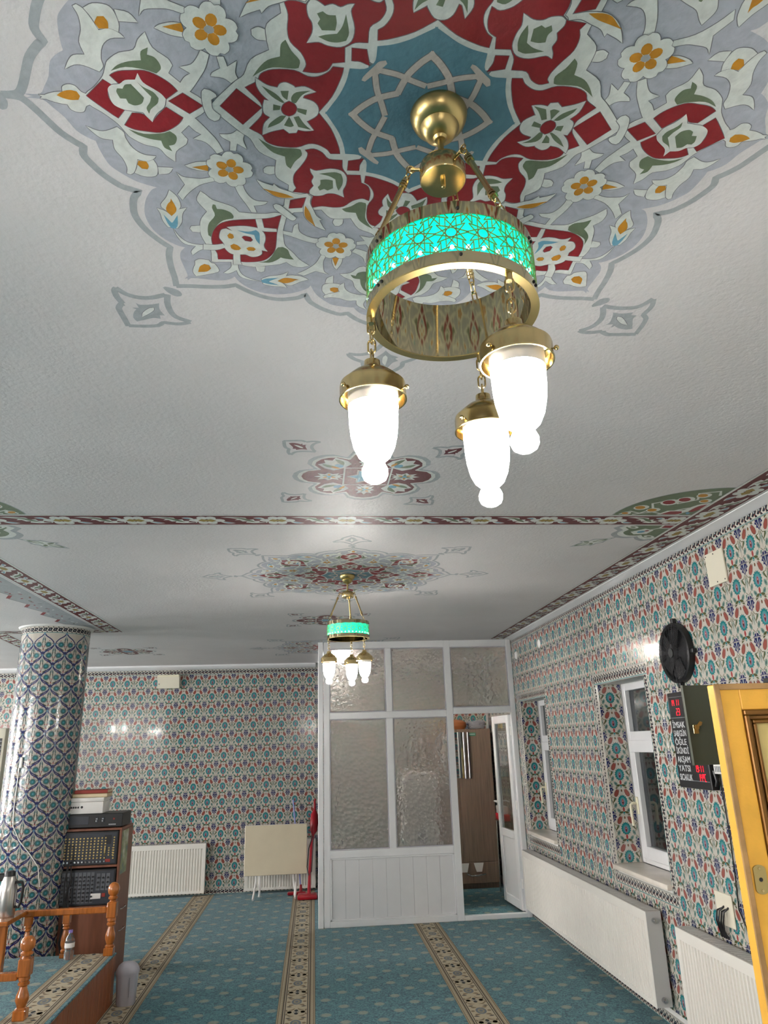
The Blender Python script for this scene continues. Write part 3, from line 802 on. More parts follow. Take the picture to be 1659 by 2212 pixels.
def make_rosette():
    p = Paint(ceil_fn(0, 0), ranked=1.6e-6)
    def lobes(r0, r1, n=8, k=7):
        P = []
        for i in range(n):
            a0 = 2*pi*i/n
            rr = r1 if i % 2 == 0 else r1*1.0
            for j in range(k):
                t = (j/(k-1)-0.5)
                a = a0+t*2*pi/n*0.96
                P.append(((r0+(rr-r0)*cos(pi*t)**0.6)*cos(a), (r0+(rr-r0)*cos(pi*t)**0.6)*sin(a)*0.96))
        return P
    P = lobes(0.245, 0.315); p.fill(P, 'K', 1); p.fill(lobes(0.228, 0.293), 'W', 2); p.fill(lobes(0.212, 0.276), 'm', 3)
    p.tr = ROT
    # square with star
    p.stroke([(-0.098, -0.098), (0.098, -0.098)], 0.007, 'W', 4)
    p.stroke([(-0.030, 0.100), (-0.10+0.10, 0.135), (0.030, 0.100)], 0.006, 'W', 4)
    # axis flower
    F = [(0.105, 0), (0.125, 0.018), (0.118, 0.040), (0.145, 0.028), (0.165, 0.045), (0.178, 0.026), (0.21, 0.036), (0.195, 0.012), (0.225, 0), ]
    F = F+[(a, -b) for a, b in F[-2:0:-1]]
    p.fill(F, 'W', 5)
    for a in range(6):
        p.fill(leaf(0.160, 0, 0.160+0.034*cos(a*pi/3+0.5), 0.034*sin(a*pi/3+0.5), 0.006), 'O' if a % 2 else 'N', 6)
    p.fill(ell(0.160, 0, 0.011, 0.011), 'L', 7)
    # diagonal tulip
    d = lambda u, v: ((u-v)*R45, (u+v)*R45)
    T = [(0.14, 0), (0.15, 0.05), (0.19, 0.062), (0.245, 0.05), (0.232, 0.02), (0.26, 0), (0.232, -0.02), (0.245, -0.05), (0.19, -0.062), (0.15, -0.05)]
    p.fill([d(*q) for q in T], 'W', 5)
    for sx in (-1, 1): p.fill([d(u, v*sx) for u, v in leaf(0.16, 0.012, 0.235, 0.036, 0.012, 0.1)], 'N', 6)
    p.fill([d(*q) for q in ell(0.172, 0, 0.020, 0.016)], 'L', 6); p.fill([d(*q) for q in leaf(0.145, -0.018, 0.19, -0.03, 0.008)], 'O', 7)
    p.fill([d(*q) for q in leaf(0.19, 0, 0.245, 0, 0.010)], 'W', 7)
    p.tr = [lambda q: q]
    st = []
    for i in range(12):
        r = 0.088 if i % 2 == 0 else 0.052
        st.append((r*cos(2*pi*i/12), r*sin(2*pi*i/12)))
    p.fill(st, 'W', 5); p.fill([(a*0.88, b*0.88) for a, b in st], 'D', 5.5); p.fill([(a*0.84, b*0.84) for a, b in st], 'L', 6)
    # finials
    fl = MED_F.strip().splitlines()[-3:]
    f0 = lambda q: ((q[0]+0.600)*0.80-0.298, (q[1]-0.635)*0.80+0.275)
    p.tr = [lambda q, r_=r_: r_(f0(q)) for r_ in ROT]
    c, sy, L, r = fl[0].split(' ', 3); p.fill(smooth(rp(r)), 'm', 2)
    c, sy, L, r = fl[1].split(' ', 3); p.fill(smooth(rp(r)), 'W', 3)
    for l in MED_S.strip().splitlines():
        c, sy, L, w, r = l.split(' ', 4)
        if sy == 'S': p.stroke(rp(r), 0.017, 'K', 1, sm=True)
    return p.mesh('painted_rosette', M['paint'])
ros_me = make_rosette()
for (x, y) in ((0.222, 2.815), (0.115, 6.45), (-2.10, 8.40), (-3.9, 2.8)):
    o = link(bpy.data.objects.new('painted_rosette', ros_me), ceiling); o.location = (x, y, 0)

def border_strip(ox, oy, rot, L, phase=0.0, W=0.146):
    """red band with white blossoms and serrated leaves; u runs along the band"""
    p = Paint(ceil_fn(ox, oy, rot), ranked=2e-6)
    n = max(1, int(L/0.06))
    for i in range(n):
        a, b = L*i/n, L*(i+1)/n
        for (v0, v1, c, l) in ((-W/2, W/2, 'm', 1), (W/2+0.014, W/2+0.018, 'K', 1), (-W/2-0.018, -W/2-0.014, 'K', 1), (W/2, W/2+0.014, 'W', 1), (-W/2-0.014, -W/2, 'W', 1)):
            p.fill([(a, v0), (b, v0), (b, v1), (a, v1)], c, l)
    S = 0.3455
    k0 = -1
    p.cb = None
    u = -S+phase % S
    while u < L+S:
        def A(q): return [(a+u, b) for a, b in q]
        items = []
        for sx in (-1, 1):
            items += [(ell(sx*0.052, 0, 0.036, 0.024), 'W', 3)]
            for sy in (-1, 1): items += [(ell(sx*0.021, sy*0.037, 0.026, 0.026, sx*sy*0.5), 'W', 3)]
        items += [([(-0.045, 0.006), (-0.018, 0.022), (0.0, 0.012), (0.022, 0.024), (0.046, 0.004), (0.020, -0.022), (0.0, -0.010), (-0.024, -0.022)], 'h', 4)]
        items += [(leaf(-0.060, -0.018, -0.118, -0.040, 0.014, 0.1), 'W', 2), (leaf(-0.075, -0.024, -0.112, -0.038, 0.007, 0.1), 'L', 3)]
        items += [(leaf(0.060, 0.012, 0.135, 0.046, 0.014, 0.12), 'W', 2), (leaf(0.075, 0.022, 0.125, 0.042, 0.006, 0.12), 'L', 3)]
        items += [([(0.070, -0.050), (0.115, -0.040), (0.150, -0.022), (0.135, -0.004), (0.160, -0.006), (0.172, 0.018), (0.196, 0.014), (0.186, 0.036), (0.225, 0.046), (0.290, 0.040), (0.250, 0.028), (0.262, 0.006), (0.232, 0.008), (0.228, -0.018), (0.200, -0.010), (0.190, -0.044), (0.150, -0.056), (0.105, -0.058)], 'W', 3)]
        items += [([(0.120, -0.048), (0.165, -0.026), (0.195, 0.010), (0.235, 0.030), (0.222, 0.004), (0.195, -0.026), (0.160, -0.046)], 'N', 4)]
        items += [(leaf(0.290, 0.040, 0.345-0.055, 0.020, 0.004), 'W', 3)]
        for q, c, l in items:
            q = clip(A(q), 0, L, -W/2, W/2)
            if len(q) >= 3: p.fill(q, c, l)
        u += S
    return p.build('painted_border', M['paint'], ceiling)
border_strip(-1.85, 3.431, 0.0, 3.81, phase=1.322)
border_strip(2.028, -3.0, pi/2, 10.83, phase=6.323-0.3455*18)
border_strip(-1.875, 3.36, pi/2, 3.60, phase=1.394)
border_strip(-1.95, 6.90, pi, 4.5)
border_strip(-2.93, 6.98, pi/2+0.10, 2.7)
border_strip(-1.95, 3.431, pi, 4.5)

def corner_fan(ox, oy, sx):
    """green quarter fan with vine, above the crossing"""
    f0 = ceil_fn(ox, oy); p = Paint(lambda u, v, d: f0(sx*u, v, d), ranked=4e-6)
    R = 0.43
    arc = [(-R*cos(pi/2*i/16), -R*0.96*sin(pi/2*i/16)) for i in range(17)]
    p.fill([(0, 0)]+arc, 'N', 1); p.stroke(arc, 0.006, 'K', 2)
    vine = [(-0.40, -0.012), (-0.36, -0.06), (-0.30, -0.03), (-0.26, -0.10), (-0.30, -0.18), (-0.22, -0.24), (-0.17, -0.18), (-0.10, -0.24), (-0.14, -0.33), (-0.05, -0.36), (-0.02, -0.30)]
    p.stroke(vine, 0.014, 'W', 2, sm=True)
    p.stroke([(-0.33, -0.01), (-0.24, -0.05), (-0.18, -0.02), (-0.10, -0.10), (-0.02, -0.14)], 0.012, 'W', 2, sm=True)
    for (x, y, c, r) in ((-0.33, -0.12, 'O', 0.030), (-0.22, -0.20, 'R', 0.036), (-0.16, -0.24, 'R', 0.034), (-0.10, -0.30, 'O', 0.028), (-0.25, -0.08, 'O', 0.028), (-0.05, -0.22, 'O', 0.024), (-0.37, -0.03, 'O', 0.02)):
        p.fill(ell(x, y, r*1.35, r*1.2, 0.4), 'W', 3); p.fill(ell(x-0.006, y, r, r*0.75, 0.6), c, 4)
    p.fill(smooth([(-0.20, -0.005), (-0.17, -0.07), (-0.09, -0.08), (-0.06, -0.16), (-0.005, -0.20), (-0.005, -0.10), (-0.06, -0.05), (-0.08, -0.005)]), 'W', 3)
    p.fill(smooth([(-0.18, -0.012), (-0.15, -0.06), (-0.09, -0.062), (-0.075, -0.03), (-0.10, -0.010)]), 'R', 4)
    p.fill(smooth([(-0.055, -0.06), (-0.045, -0.14), (-0.012, -0.17), (-0.012, -0.09), (-0.03, -0.05)]), 'R', 4)
    p.fill(leaf(-0.03, -0.01, -0.055, -0.05, 0.01), 'L', 4)
    p.build('painted_corner', M['paint'], ceiling)
def corner_leaf(ox, oy, sx):
    f0 = ceil_fn(ox, oy); p = Paint(lambda u, v, d: f0(sx*u, v, d), ranked=4e-6)
    B = [(0, 0), (-0.30, 0), (-0.325, 0.05), (-0.28, 0.10), (-0.29, 0.17), (-0.24, 0.235), (-0.17, 0.25), (-0.13, 0.235), (-0.10, 0.28), (-0.05, 0.315), (0, 0.29)]
    p.fill(smooth(B), 'K', 1); sc = lambda k: smooth([(a*k, b*k) for a, b in B])
    p.fill(sc(0.90), 'W', 2); p.fill(sc(0.80), 'N', 3)
    p.fill([(a-0.135, b+0.125) for a, b in smooth([(-0.06, 0.0), (-0.02, 0.05), (0.05, 0.04), (0.06, -0.03), (0.0, -0.06)])], 'W', 4)
    p.fill(ell(-0.135, 0.125, 0.022, 0.022), 'L', 5); p.fill(ell(-0.11, 0.105, 0.012, 0.012), 'R', 5)
    p.stroke([(-0.10, 0.09), (-0.06, 0.055), (-0.06, 0.0)], 0.012, 'W', 4); p.stroke([(-0.06, 0.055), (0, 0.06)], 0.012, 'W', 4)
    p.fill([(0, 0), (-0.052, 0), (-0.052, 0.05), (0, 0.052)], 'R', 4)
    for (x, y) in ((-0.22, 0.035), (-0.045, 0.22)): p.fill(ell(x, y, 0.04, 0.02, 0.5), 'W', 4); p.fill(ell(x, y, 0.02, 0.010, 0.5), 'N', 5)
    d = lambda a, b: (-(a+b)*R45, (a-b)*R45)
    O = [(0.34, 0.006), (0.39, 0.02), (0.43, 0.055), (0.47, 0.05), (0.52, 0.075), (0.52, 0.045), (0.62, 0)]
    O = O+[(a, -b) for a, b in O[::-1][1:]]
    p.fill([d(*q) for q in O], 'K', 1); p.fill([d(0.47+(a-0.47)*0.84, b*0.72) for a, b in O], 'W', 2)
    for sg in (-1, 1): p.fill([d(*q) for q in leaf(0.485, sg*0.010, 0.505, sg*0.048, 0.012)], 'N', 3)
    p.fill([d(*q) for q in leaf(0.375, 0, 0.475, 0, 0.017)], 'N', 3); p.fill([d(*q) for q in leaf(0.395, 0, 0.465, 0, 0.008)], 'W', 4)
    p.fill([d(*q) for q in leaf(0.490, 0, 0.59, 0, 0.019)], 'N', 3); p.fill([d(*q) for q in leaf(0.500, 0, 0.57, 0, 0.009)], 'W', 4)
    p.stroke([d(0.30, 0), d(0.36, 0)], 0.012, 'K', 1)
    p.build('painted_corner', M['paint'], ceiling)
corner_fan(1.945, 3.338, 1); corner_leaf(1.94, 3.518, 1)
corner_fan(-1.782, 3.338, -1); corner_leaf(-1.782, 3.518, -1)
# zigzag frame inside the neighbouring panel
def zigzag():
    p = Paint(ceil_fn(0, 0), ranked=4e-6)
    x0 = -1.98
    p.fill([(x0, 4.2), (x0, 6.78), (x0-0.10, 6.72), (x0-0.10, 4.2)], 'K', 1)
    y = 4.2; i = 0
    while y < 6.5:
        e = [(x0-0.10, y), (x0-0.10, y+0.34), (x0-0.16, y+0.34), (x0-0.225, y+0.11), (x0-0.16, y)]
        p.fill(e, 'K', 1); p.stroke([e[3], (x0-0.165, y+0.32)], 0.008, 'D', 2)
        p.stroke([(x0-0.165, y+0.33), (x0-0.225, y+0.33+0.11)], 0.026, 'R', 3)
        for k in range(7):
            random.seed(i*10+k); q = (x0-0.05-0.12*random.random(), y+0.3*random.random())
            p.fill(leaf(q[0], q[1], q[0]+0.03*random.uniform(-1, 1), q[1]+0.035, 0.008), random.choice('NRDW'), 2)
        y += 0.34; i += 1
    p.build('painted_border', M['paint'], ceiling)
zigzag()

# ================================================================== CARPET STRIPES (woven into the carpet)
def stripe_pattern(p, L, half=0.1285, phase=0.0):
    def band(v0, v1, c, l):
        n = max(1, int(L/0.5))
        for i in range(n): p.fill([(L*i/n, v0), (L*(i+1)/n, v0), (L*(i+1)/n, v1), (L*i/n, v1)], c, l)
    band(-half, half, 'e', 1)
    for s in (-1, 1):
        b = lambda a, c, col, l: band(min(s*a, s*c), max(s*a, s*c), col, l)
        b(0.120, 0.124, 'a', 2); b(0.098, 0.114, 'a', 2); b(0.086, 0.091, 'b', 2); b(0.080, 0.086, 'a', 2); b(0.073, 0.077, 'b', 3)
        u = 0.0
        while u < L-0.02:   # rope twist
            p.fill([(u, s*0.099), (u+0.012, s*0.113), (u+0.017, s*0.113), (u+0.005, s*0.099)], 'e', 3); u += 0.018
    band(-0.073, 0.073, 'a', 2)
    P = 0.41; u = phase-P
    while u < L+P:
        items = []
        med = ell(u, 0, 0.060, 0.036, 0, 14)
        items += [(med, 'd', 4), (ell(u, 0, 0.040, 0.022, 0, 10), 'f', 5), (ell(u, 0, 0.022, 0.012, 0, 8), 'd', 6)]
        for s in (-1, 1):
            items += [(leaf(u, s*0.040, u, s*0.070, 0.014), 'e', 4)]
            for t in (-1, 1):
                items += [(leaf(u+t*0.062, s*0.015, u+t*0.085, s*0.055, 0.012, 0.2*s*t), 'e', 4), (leaf(u+t*0.10, s*0.03, u+t*0.092, s*0.07, 0.008), 'b', 4),
                          (ell(u+t*0.205, s*0.045, 0.022, 0.017, 0, 8), 'e', 4), (ell(u+t*0.205, s*0.045, 0.010, 0.008, 0, 6), 'a', 5),
                          (leaf(u+t*0.130, s*0.01, u+t*0.165, s*0.06, 0.008, 0.25*s), 'e', 4), (leaf(u+t*0.150, s*0.068, u+t*0.19, s*0.062, 0.006), 'e', 4)]
        items += [(leaf(u+0.205-0.050, 0, u+0.205-0.008, 0, 0.014), 'b', 4), (leaf(u+0.205+0.008, 0, u+0.205+0.050, 0, 0.014), 'b', 4), (ell(u+0.205, 0, 0.008, 0.026, 0, 6), 'd', 4)]
        for q, c, l in items:
            q = clip(q, 0, L, -0.0725, 0.0725)
            if len(q) >= 3: p.fill(q, c, l)
        u += P
def stripe(x, y0, y1, z, parent, name='carpet_stripe'):
    p = Paint(lambda u, v, d: (x-v, y0+u, z+0.0005+d), 0.00012)
    stripe_pattern(p, y1-y0, phase=(5.843-y0) % 0.41)
    return p.build(name, M['carpetprint'], parent)
for x in (-2.56, -1.340, -0.117, 1.105): stripe(x, 2.6, YB-0.02, 0.0, floor)

# ================================================================== COLUMN
def make_column(cx, cy, R):
    root = tag(MB().lathe([(R-0.006, 0.0), (R-0.006, ZC)], n=48).build('column', M['grout'], None, (cx, cy, 0)), 'round column clad in tiles with navy ogee lattice', None, None, 'structure')
    def wrap(u, v, d): a = u/R-pi/2; r = R+d; return (r*cos(a), r*sin(a), v)
    zt = 2.705
    p = Paint(wrap, 0.00025)
    nu = 10; W = 2*pi*R/nu; H = 0.186
    N = 40
    for i in range(N):
        a, b = 2*pi*R*i/N, 2*pi*R*(i+1)/N
        p.fill([(a, 0), (b, 0), (b, zt), (a, zt)], 'w', 0)
    rows = int(zt/(H/2))+2
    for j in range(rows):
        for i in range(nu):
            c = (i+(0.5 if j % 2 else 0))*W; z = zt-0.10-j*H/2
            def put(q, col, l):
                q = clip(q, -1e3, 1e3, 0.001, zt)
                if len(q) >= 3: p.fill(q, col, l)
            def ln(q, w, col, l):
                for k in range(len(q)-1):
                    (x0, y0), (x1, y1) = q[k], q[k+1]; dx, dy = x1-x0, y1-y0; m = math.hypot(dx, dy) or 1; nx, ny = -dy/m*w/2, dx/m*w/2
                    put([(x0+nx, y0+ny), (x1+nx, y1+ny), (x1-nx, y1-ny), (x0-nx, y0-ny)], col, l)
            for sx in (-1, 1):   # ogee outline
                O = smooth([(c, z+0.10), (c+sx*W*0.10, z+0.072), (c+sx*W*0.30, z+0.048), (c+sx*W*0.445, z+0.018), (c+sx*W*0.455, z-0.012), (c+sx*W*0.34, z-0.042), (c+sx*W*0.12, z-0.064), (c+sx*0.004, z-0.092)], False, 2)
                ln(O, 0.0085, 'n', 3)
                fx = c+sx*W*0.215; fz = z-0.002
                put(ell(fx, fz, 0.030, 0.030, 0, 10), 'q', 1)
                put(ell(fx, fz, 0.0235, 0.0225, 0, 10), 'g', 2); put(ell(fx, fz, 0.0145, 0.014, 0, 8), 't', 3); put(ell(fx, fz, 0.006, 0.006, 0, 6), 'u', 4)
                for k in range(5): a = k*1.1+0.3; put(ell(fx+sx*0.034*cos(a), fz+0.034*sin(a), 0.0055, 0.004, a, 5), 'k' if k % 2 else 'o', 2)
                put(leaf(c+sx*0.008, z-0.055, c+sx*0.045, z-0.035, 0.0045), 'o', 2)
                put(leaf(c+sx*0.006, z-0.070, c+sx*0.030, z-0.055, 0.004), 'n', 2)
                put(leaf(c+sx*0.012, z+0.022, c+sx*0.004, z+0.066, 0.005), 'g', 2)
                ln([(c, z-0.045), (c+sx*0.012, z-0.005), (c+sx*0.006, z+0.03)], 0.0035, 'x', 2)
            put(leaf(c, z-0.088, c, z-0.058, 0.009), 'n', 3); put(ell(c, z-0.048, 0.006, 0.006, 0, 5), 'k', 3); put(ell(c, z+0.092, 0.008, 0.012, 0, 6), 'u', 4)
            put(leaf(c, z+0.035, c, z+0.085, 0.006), 'q', 3)
    p.build('ogee_tiling', M['tile'], root)
    # interlaced band at the top
    p = Paint(wrap, 0.0002)
    h0, h1 = zt, 2.765; zc = (h0+h1)/2; H = h1-h0; n = 44; w = 2*pi*R/n
    for i in range(n):
        a = i*w
        for (b0, b1, c, l) in ((h0, h1, 'w', 10), (h0+0.006, h1-0.006, 'x', 11), (h0, h0+0.004, 'c', 11)): p.fill([(a, b0), (a+w, b0), (a+w, b1), (a, b1)], c, l)
        S = [(a-w*0.3, zc+H*0.30), (a+w*0.35, zc+H*0.33), (a+w*0.62, zc+H*0.12), (a+w*0.38, zc-H*0.12), (a+w*0.65, zc-H*0.33), (a+w*1.3, zc-H*0.30)]
        p.stroke(S, w*0.22, 'w', 13, sm=True, sub=2)
        p.fill(ell(a, zc, w*0.12, H*0.08, 0.4, 5), 'q', 12)
    p.build('border_band', M['tile'], root)
    MB().lathe([(R+0.002, 2.762), (R+0.022, 2.766), (R+0.030, ZC), (0.0, ZC)], n=48).build('cap_ring', M['plaster'], root)
    return root
column = make_column(-2.33, 6.75, 0.285)

# ================================================================== CHANDELIERS
def link_mesh(L=0.022, W=0.010, r=0.0014):
    h = L/2-W/2; path = []
    for i in range(9): a = -pi/2+pi*i/8*1; path.append((W/2*cos(a)*1, 0, h+W/2*sin(a)) if False else (W/2*sin(pi*i/8-pi/2), 0, h+W/2*cos(pi*i/8-pi/2)))
    for i in range(9): path.append((-W/2*sin(pi*i/8-pi/2), 0, -h-W/2*cos(pi*i/8-pi/2)))
    return MB().tube(path, r, 6, True).mesh('chain_link', M['brass'])
def chandelier_proto():
    root = thing('chandelier', '', 'chandelier', (0, 0, ZC))
    Z = lambda z: z-ZC
    # ceiling cup
    MB().lathe([(0.0, Z(ZC)), (0.050, Z(ZC)), (0.0515, Z(2.773)), (0.050, Z(2.765)), (0.046, Z(2.755)), (0.040, Z(2.748)), (0.034, Z(2.745)), (0.035, Z(2.743)), (0.033, Z(2.738)), (0.028, Z(2.730)), (0.022, Z(2.724)), (0.013, Z(2.721)), (0.010, Z(2.716)), (0.0, Z(2.714))], n=40).build('canopy', M['brassd'], root)
    MB().cyl((0, 0, 0), 0.0055, Z(2.664), Z(2.724), 12).build('stem', M['brassd'], root)
    hub = MB().lathe([(0.0, Z(2.674)), (0.010, Z(2.673)), (0.028, Z(2.668)), (0.038, Z(2.660)), (0.040, Z(2.655)), (0.040, Z(2.628)), (0.0385, Z(2.6255)), (0.0, Z(2.6255))], n=40).build('hub', M['brass'], root)
    MB().lathe([(0.0, Z(2.612)), (0.0035, Z(2.613)), (0.0045, Z(2.617)), (0.0045, Z(2.6255))], n=12).build('hub_finial', M['brass'], hub)
    RR = 0.138
    angs = [radians(178), radians(-62), radians(58)]
    lm = link_mesh(); lm2 = link_mesh(0.024, 0.012, 0.0016)
    def links(path_a, path_b, n, parent, me=lm, size=1.0):
        A, B = Vector(path_a), Vector(path_b); d = (B-A)
        for i in range(n):
            o = link(bpy.data.objects.new('chain_link', me), parent)
            q = d.to_track_quat('Z', 'Y').to_matrix().to_4x4() @ Matrix.Rotation(pi/2*(i % 2)+0.4, 4, 'Z')
            o.matrix_local = Matrix.Translation(A+d*((i+0.5)/n)) @ q
    for a in angs:
        ca, sa = cos(a), sin(a)
        h0 = Vector((0.040*ca, 0.040*sa, Z(2.650))); h1 = Vector((0.056*ca, 0.056*sa, Z(2.650)))
        top = Vector(((RR-0.004)*ca, (RR-0.004)*sa, Z(2.462)))
        st = h1+(top-h1)*0.02
        pa = st+(top-st)*0.16; pb = st+(top-st)*0.74
        b = MB(); b.tube([pa, pb], 0.0048, 12)
        for q in (pa, pb):
            dv = (top-st).normalized()
            for k, r in ((-0.006, 0.0066), (0.0, 0.0072), (0.006, 0.0066)): b.tube([q+dv*(k-0.002), q+dv*(k+0.002)], r, 12)
        arm = b.build('arm', M['brass'], root)
        e = MB(); e.tube([h0, h1], 0.003, 8); e.tube([h1+Vector((0.007*cos(t)*ca, 0.007*cos(t)*sa, 0.007*sin(t))) for t in [2*pi*i/14 for i in range(14)]], 0.0014, 6, True)
        e.build('eyelet', M['brass'], arm)
        links(h1+Vector((0, 0, 0)), pa, 2, arm); links(pb, top, 3, arm)
    # ring
    zb, zt = Z(2.355), Z(2.462)
    b = MB(); b.lathe([(RR, Z(2.440)), (RR, zt), (RR-0.0015, zt), (RR-0.0015, Z(2.440)), (RR, Z(2.440))], n=96)
    b.lathe([(RR, zb), (RR, Z(2.374)), (RR-0.0015, Z(2.374)), (RR-0.0015, zb), (RR, zb)], n=96)
    b.build('ring_band', M['brassm'], root)
    MB().lathe([(RR+0.001, zb), (RR+0.001, zb-0.002), (RR-0.013, zb-0.002), (RR-0.013, zb), (RR+0.001, zb)], n=96).build('bottom_flange', M['brassd'], root)
    MB().lathe([(RR-0.0105, zb), (RR-0.0105, zt), (RR-0.0118, zt), (RR-0.0118, zb), (RR-0.0105, zb)], n=96).build('inner_band', M['brassm'], root)
    MB().lathe([(RR-0.0035, Z(2.372)), (RR-0.0035, Z(2.442)), (RR-0.006, Z(2.442)), (RR-0.006, Z(2.372)), (RR-0.0035, Z(2.372))], n=96).build('light_band', M['turq'], root)
    # star lattice cut from brass
    nU = 18; W = 2*pi*RR/nU; z0, z1 = Z(2.374), Z(2.440); zc = (z0+z1)/2; Hh = (z1-z0)/2
    V, F = [], []
    def seg(u0, v0, u1, v1, w, d0=0.0004):
        n = max(1, int(abs(u1-u0)/0.006)); dx, dy = u1-u0, v1-v0; l = math.hypot(dx, dy)
        if l < 1e-6: return
        nx, ny = -dy/l*w/2, dx/l*w/2
        for i in range(n):
            t0, t1 = i/n, (i+1)/n; k = len(V)
            for (t, s_) in ((t0, 1), (t1, 1), (t1, -1), (t0, -1)):
                u = u0+dx*t+nx*s_; v = min(z1, max(z0, zc+v0+dy*t+ny*s_)); a = u/RR; r = RR-d0
                V.append((r*cos(a), r*sin(a), v))
            F.append((k, k+1, k+2, k+3))
    def cseg(u0, v0, u1, v1, w):
        if max(v0, v1) < -Hh or min(v0, v1) > Hh: return
        if v0 > v1: u0, v0, u1, v1 = u1, v1, u0, v0
        if v0 < -Hh: t = (-Hh-v0)/(v1-v0); u0 += (u1-u0)*t; v0 = -Hh
        if v1 > Hh: t = (Hh-v0)/(v1-v0); u1 = u0+(u1-u0)*t; v1 = Hh
        seg(u0, v0, u1, v1, w)
    for i in range(nU):
        c = W*i
        for (cx, cv, R_) in ((c, 0.0, 0.0262), (c+W/2, 0.0405, 0.0262), (c+W/2, -0.0405, 0.0262)):
            pt = [(cx+R_*cos(2*pi*j/10), cv+R_*sin(2*pi*j/10)) for j in range(10)]
            for j in range(10):
                a, b2 = pt[j], pt[(j+4) % 10]; cseg(a[0], a[1], b2[0], b2[1], 0.0013)
    me = bpy.data.meshes.new('star_lattice'); me.from_pydata(V, [], F); me.materials.append(M['brassd']); me.update()
    lo = link(bpy.data.objects.new('star_lattice', me), root)
    so = lo.modifiers.new('thickness', 'SOLIDIFY'); so.thickness = 0.0012; so.offset = 0
    # led dots glowing behind the band
    b = MB()
    for i in range(36):
        a = 2*pi*i/36; b.sphere(((RR-0.0033)*cos(a), (RR-0.0033)*sin(a), Z(2.383)), 0.0036, 8, 5)
    tag(b.build('led_dots', M['led'], root), kind='stuff')
    b = MB()
    for i in range(6):
        for dz in (2.368, 2.449):
            for da in ((0, 0.075) if i % 2 else (0,)):
                a = radians(-95)+2*pi*i/6+da; b.sphere((RR*cos(a), RR*sin(a), Z(dz)), 0.0028, 8, 5)
    tag(b.build('screws', M['black'], root), kind='stuff')
    # three hanging lamps
    for a in angs:
        ca, sa = cos(a), sin(a); x, y = (RR-0.006)*ca, (RR-0.006)*sa
        C0 = (x, y, 0)
        cap = MB().lathe([(0.0, Z(2.2720)), (0.0125, Z(2.2715)), (0.0135, Z(2.262)), (0.016, Z(2.2575)), (0.030, Z(2.250)), (0.041, Z(2.240)), (0.0455, Z(2.233)), (0.0505, Z(2.231)), (0.0515, Z(2.226)), (0.0515, Z(2.2085)), (0.0525, Z(2.2065)), (0.0525, Z(2.204)), (0.0505, Z(2.204)), (0.0495, Z(2.222)), (0.030, Z(2.236)), (0.0, Z(2.238))], C0, 40).build('lamp_cap', M['brass'], root)
        MB().lathe([(0.0385, Z(2.228)), (0.0392, Z(2.214)), (0.0387, Z(2.192))], C0, 32).build('shade_neck', M['opaltop'], cap)
        MB().lathe([(0.0387, Z(2.192)), (0.038, Z(2.182)), (0.0375, Z(2.165)), (0.0355, Z(2.145)), (0.031, Z(2.125)), (0.024, Z(2.110)), (0.0155, Z(2.102)), (0.0135, Z(2.100)), (0.0165, Z(2.096)), (0.0195, Z(2.089)), (0.0195, Z(2.081)), (0.0165, Z(2.074)), (0.010, Z(2.0695)), (0.0, Z(2.068))], C0, 32).build('glass_shade', M['opal'], cap)
        for k in range(3):
            s = MB(); t = a+0.6+2*pi*k/3; s.tube([(x+0.034*cos(t), y+0.034*sin(t), Z(2.215)), (x+0.055*cos(t), y+0.055*sin(t), Z(2.215))], 0.0012, 6); s.sphere((x+0.056*cos(t), y+0.056*sin(t), Z(2.215)), 0.0038, 10, 6); s.build('thumb_screw', M['brass'], cap)
        MB().cyl(C0, 0.0055, Z(2.340), Z(2.353), 12).build('hook', M['brass'], cap)
        links((x, y, Z(2.342)), (x, y, Z(2.272)), 4, cap, lm2)
    return root
ch = chandelier_proto()
CH = [((0.222, 0.983), 0.0, 'large near brass chandelier with turquoise star ring below the ceiling medallion'),
      ((0.220, 4.655), radians(20), 'smaller far brass chandelier hanging in front of the glazed booth'),
      ((0.222, -2.70), radians(40), 'brass chandelier behind the viewer'),  # from here on: copies out of view, added to fill the hall with light
      ((-3.9, 0.985), radians(10), 'brass chandelier in the left bay beside the viewer'),
      ((-3.9, 4.655), radians(50), 'brass chandelier in the left bay beyond the edge of view'),
      ((-6.4, 8.30), radians(15), 'brass chandelier in the far left bay')]
for i, ((x, y), a, lab) in enumerate(CH):
    o = ch if i == 0 else copy_tree(ch)
    o.location = (x, y, ZC); o.rotation_euler = (0, 0, a); tag(o, lab, 'chandelier', 'chandeliers of the hall')

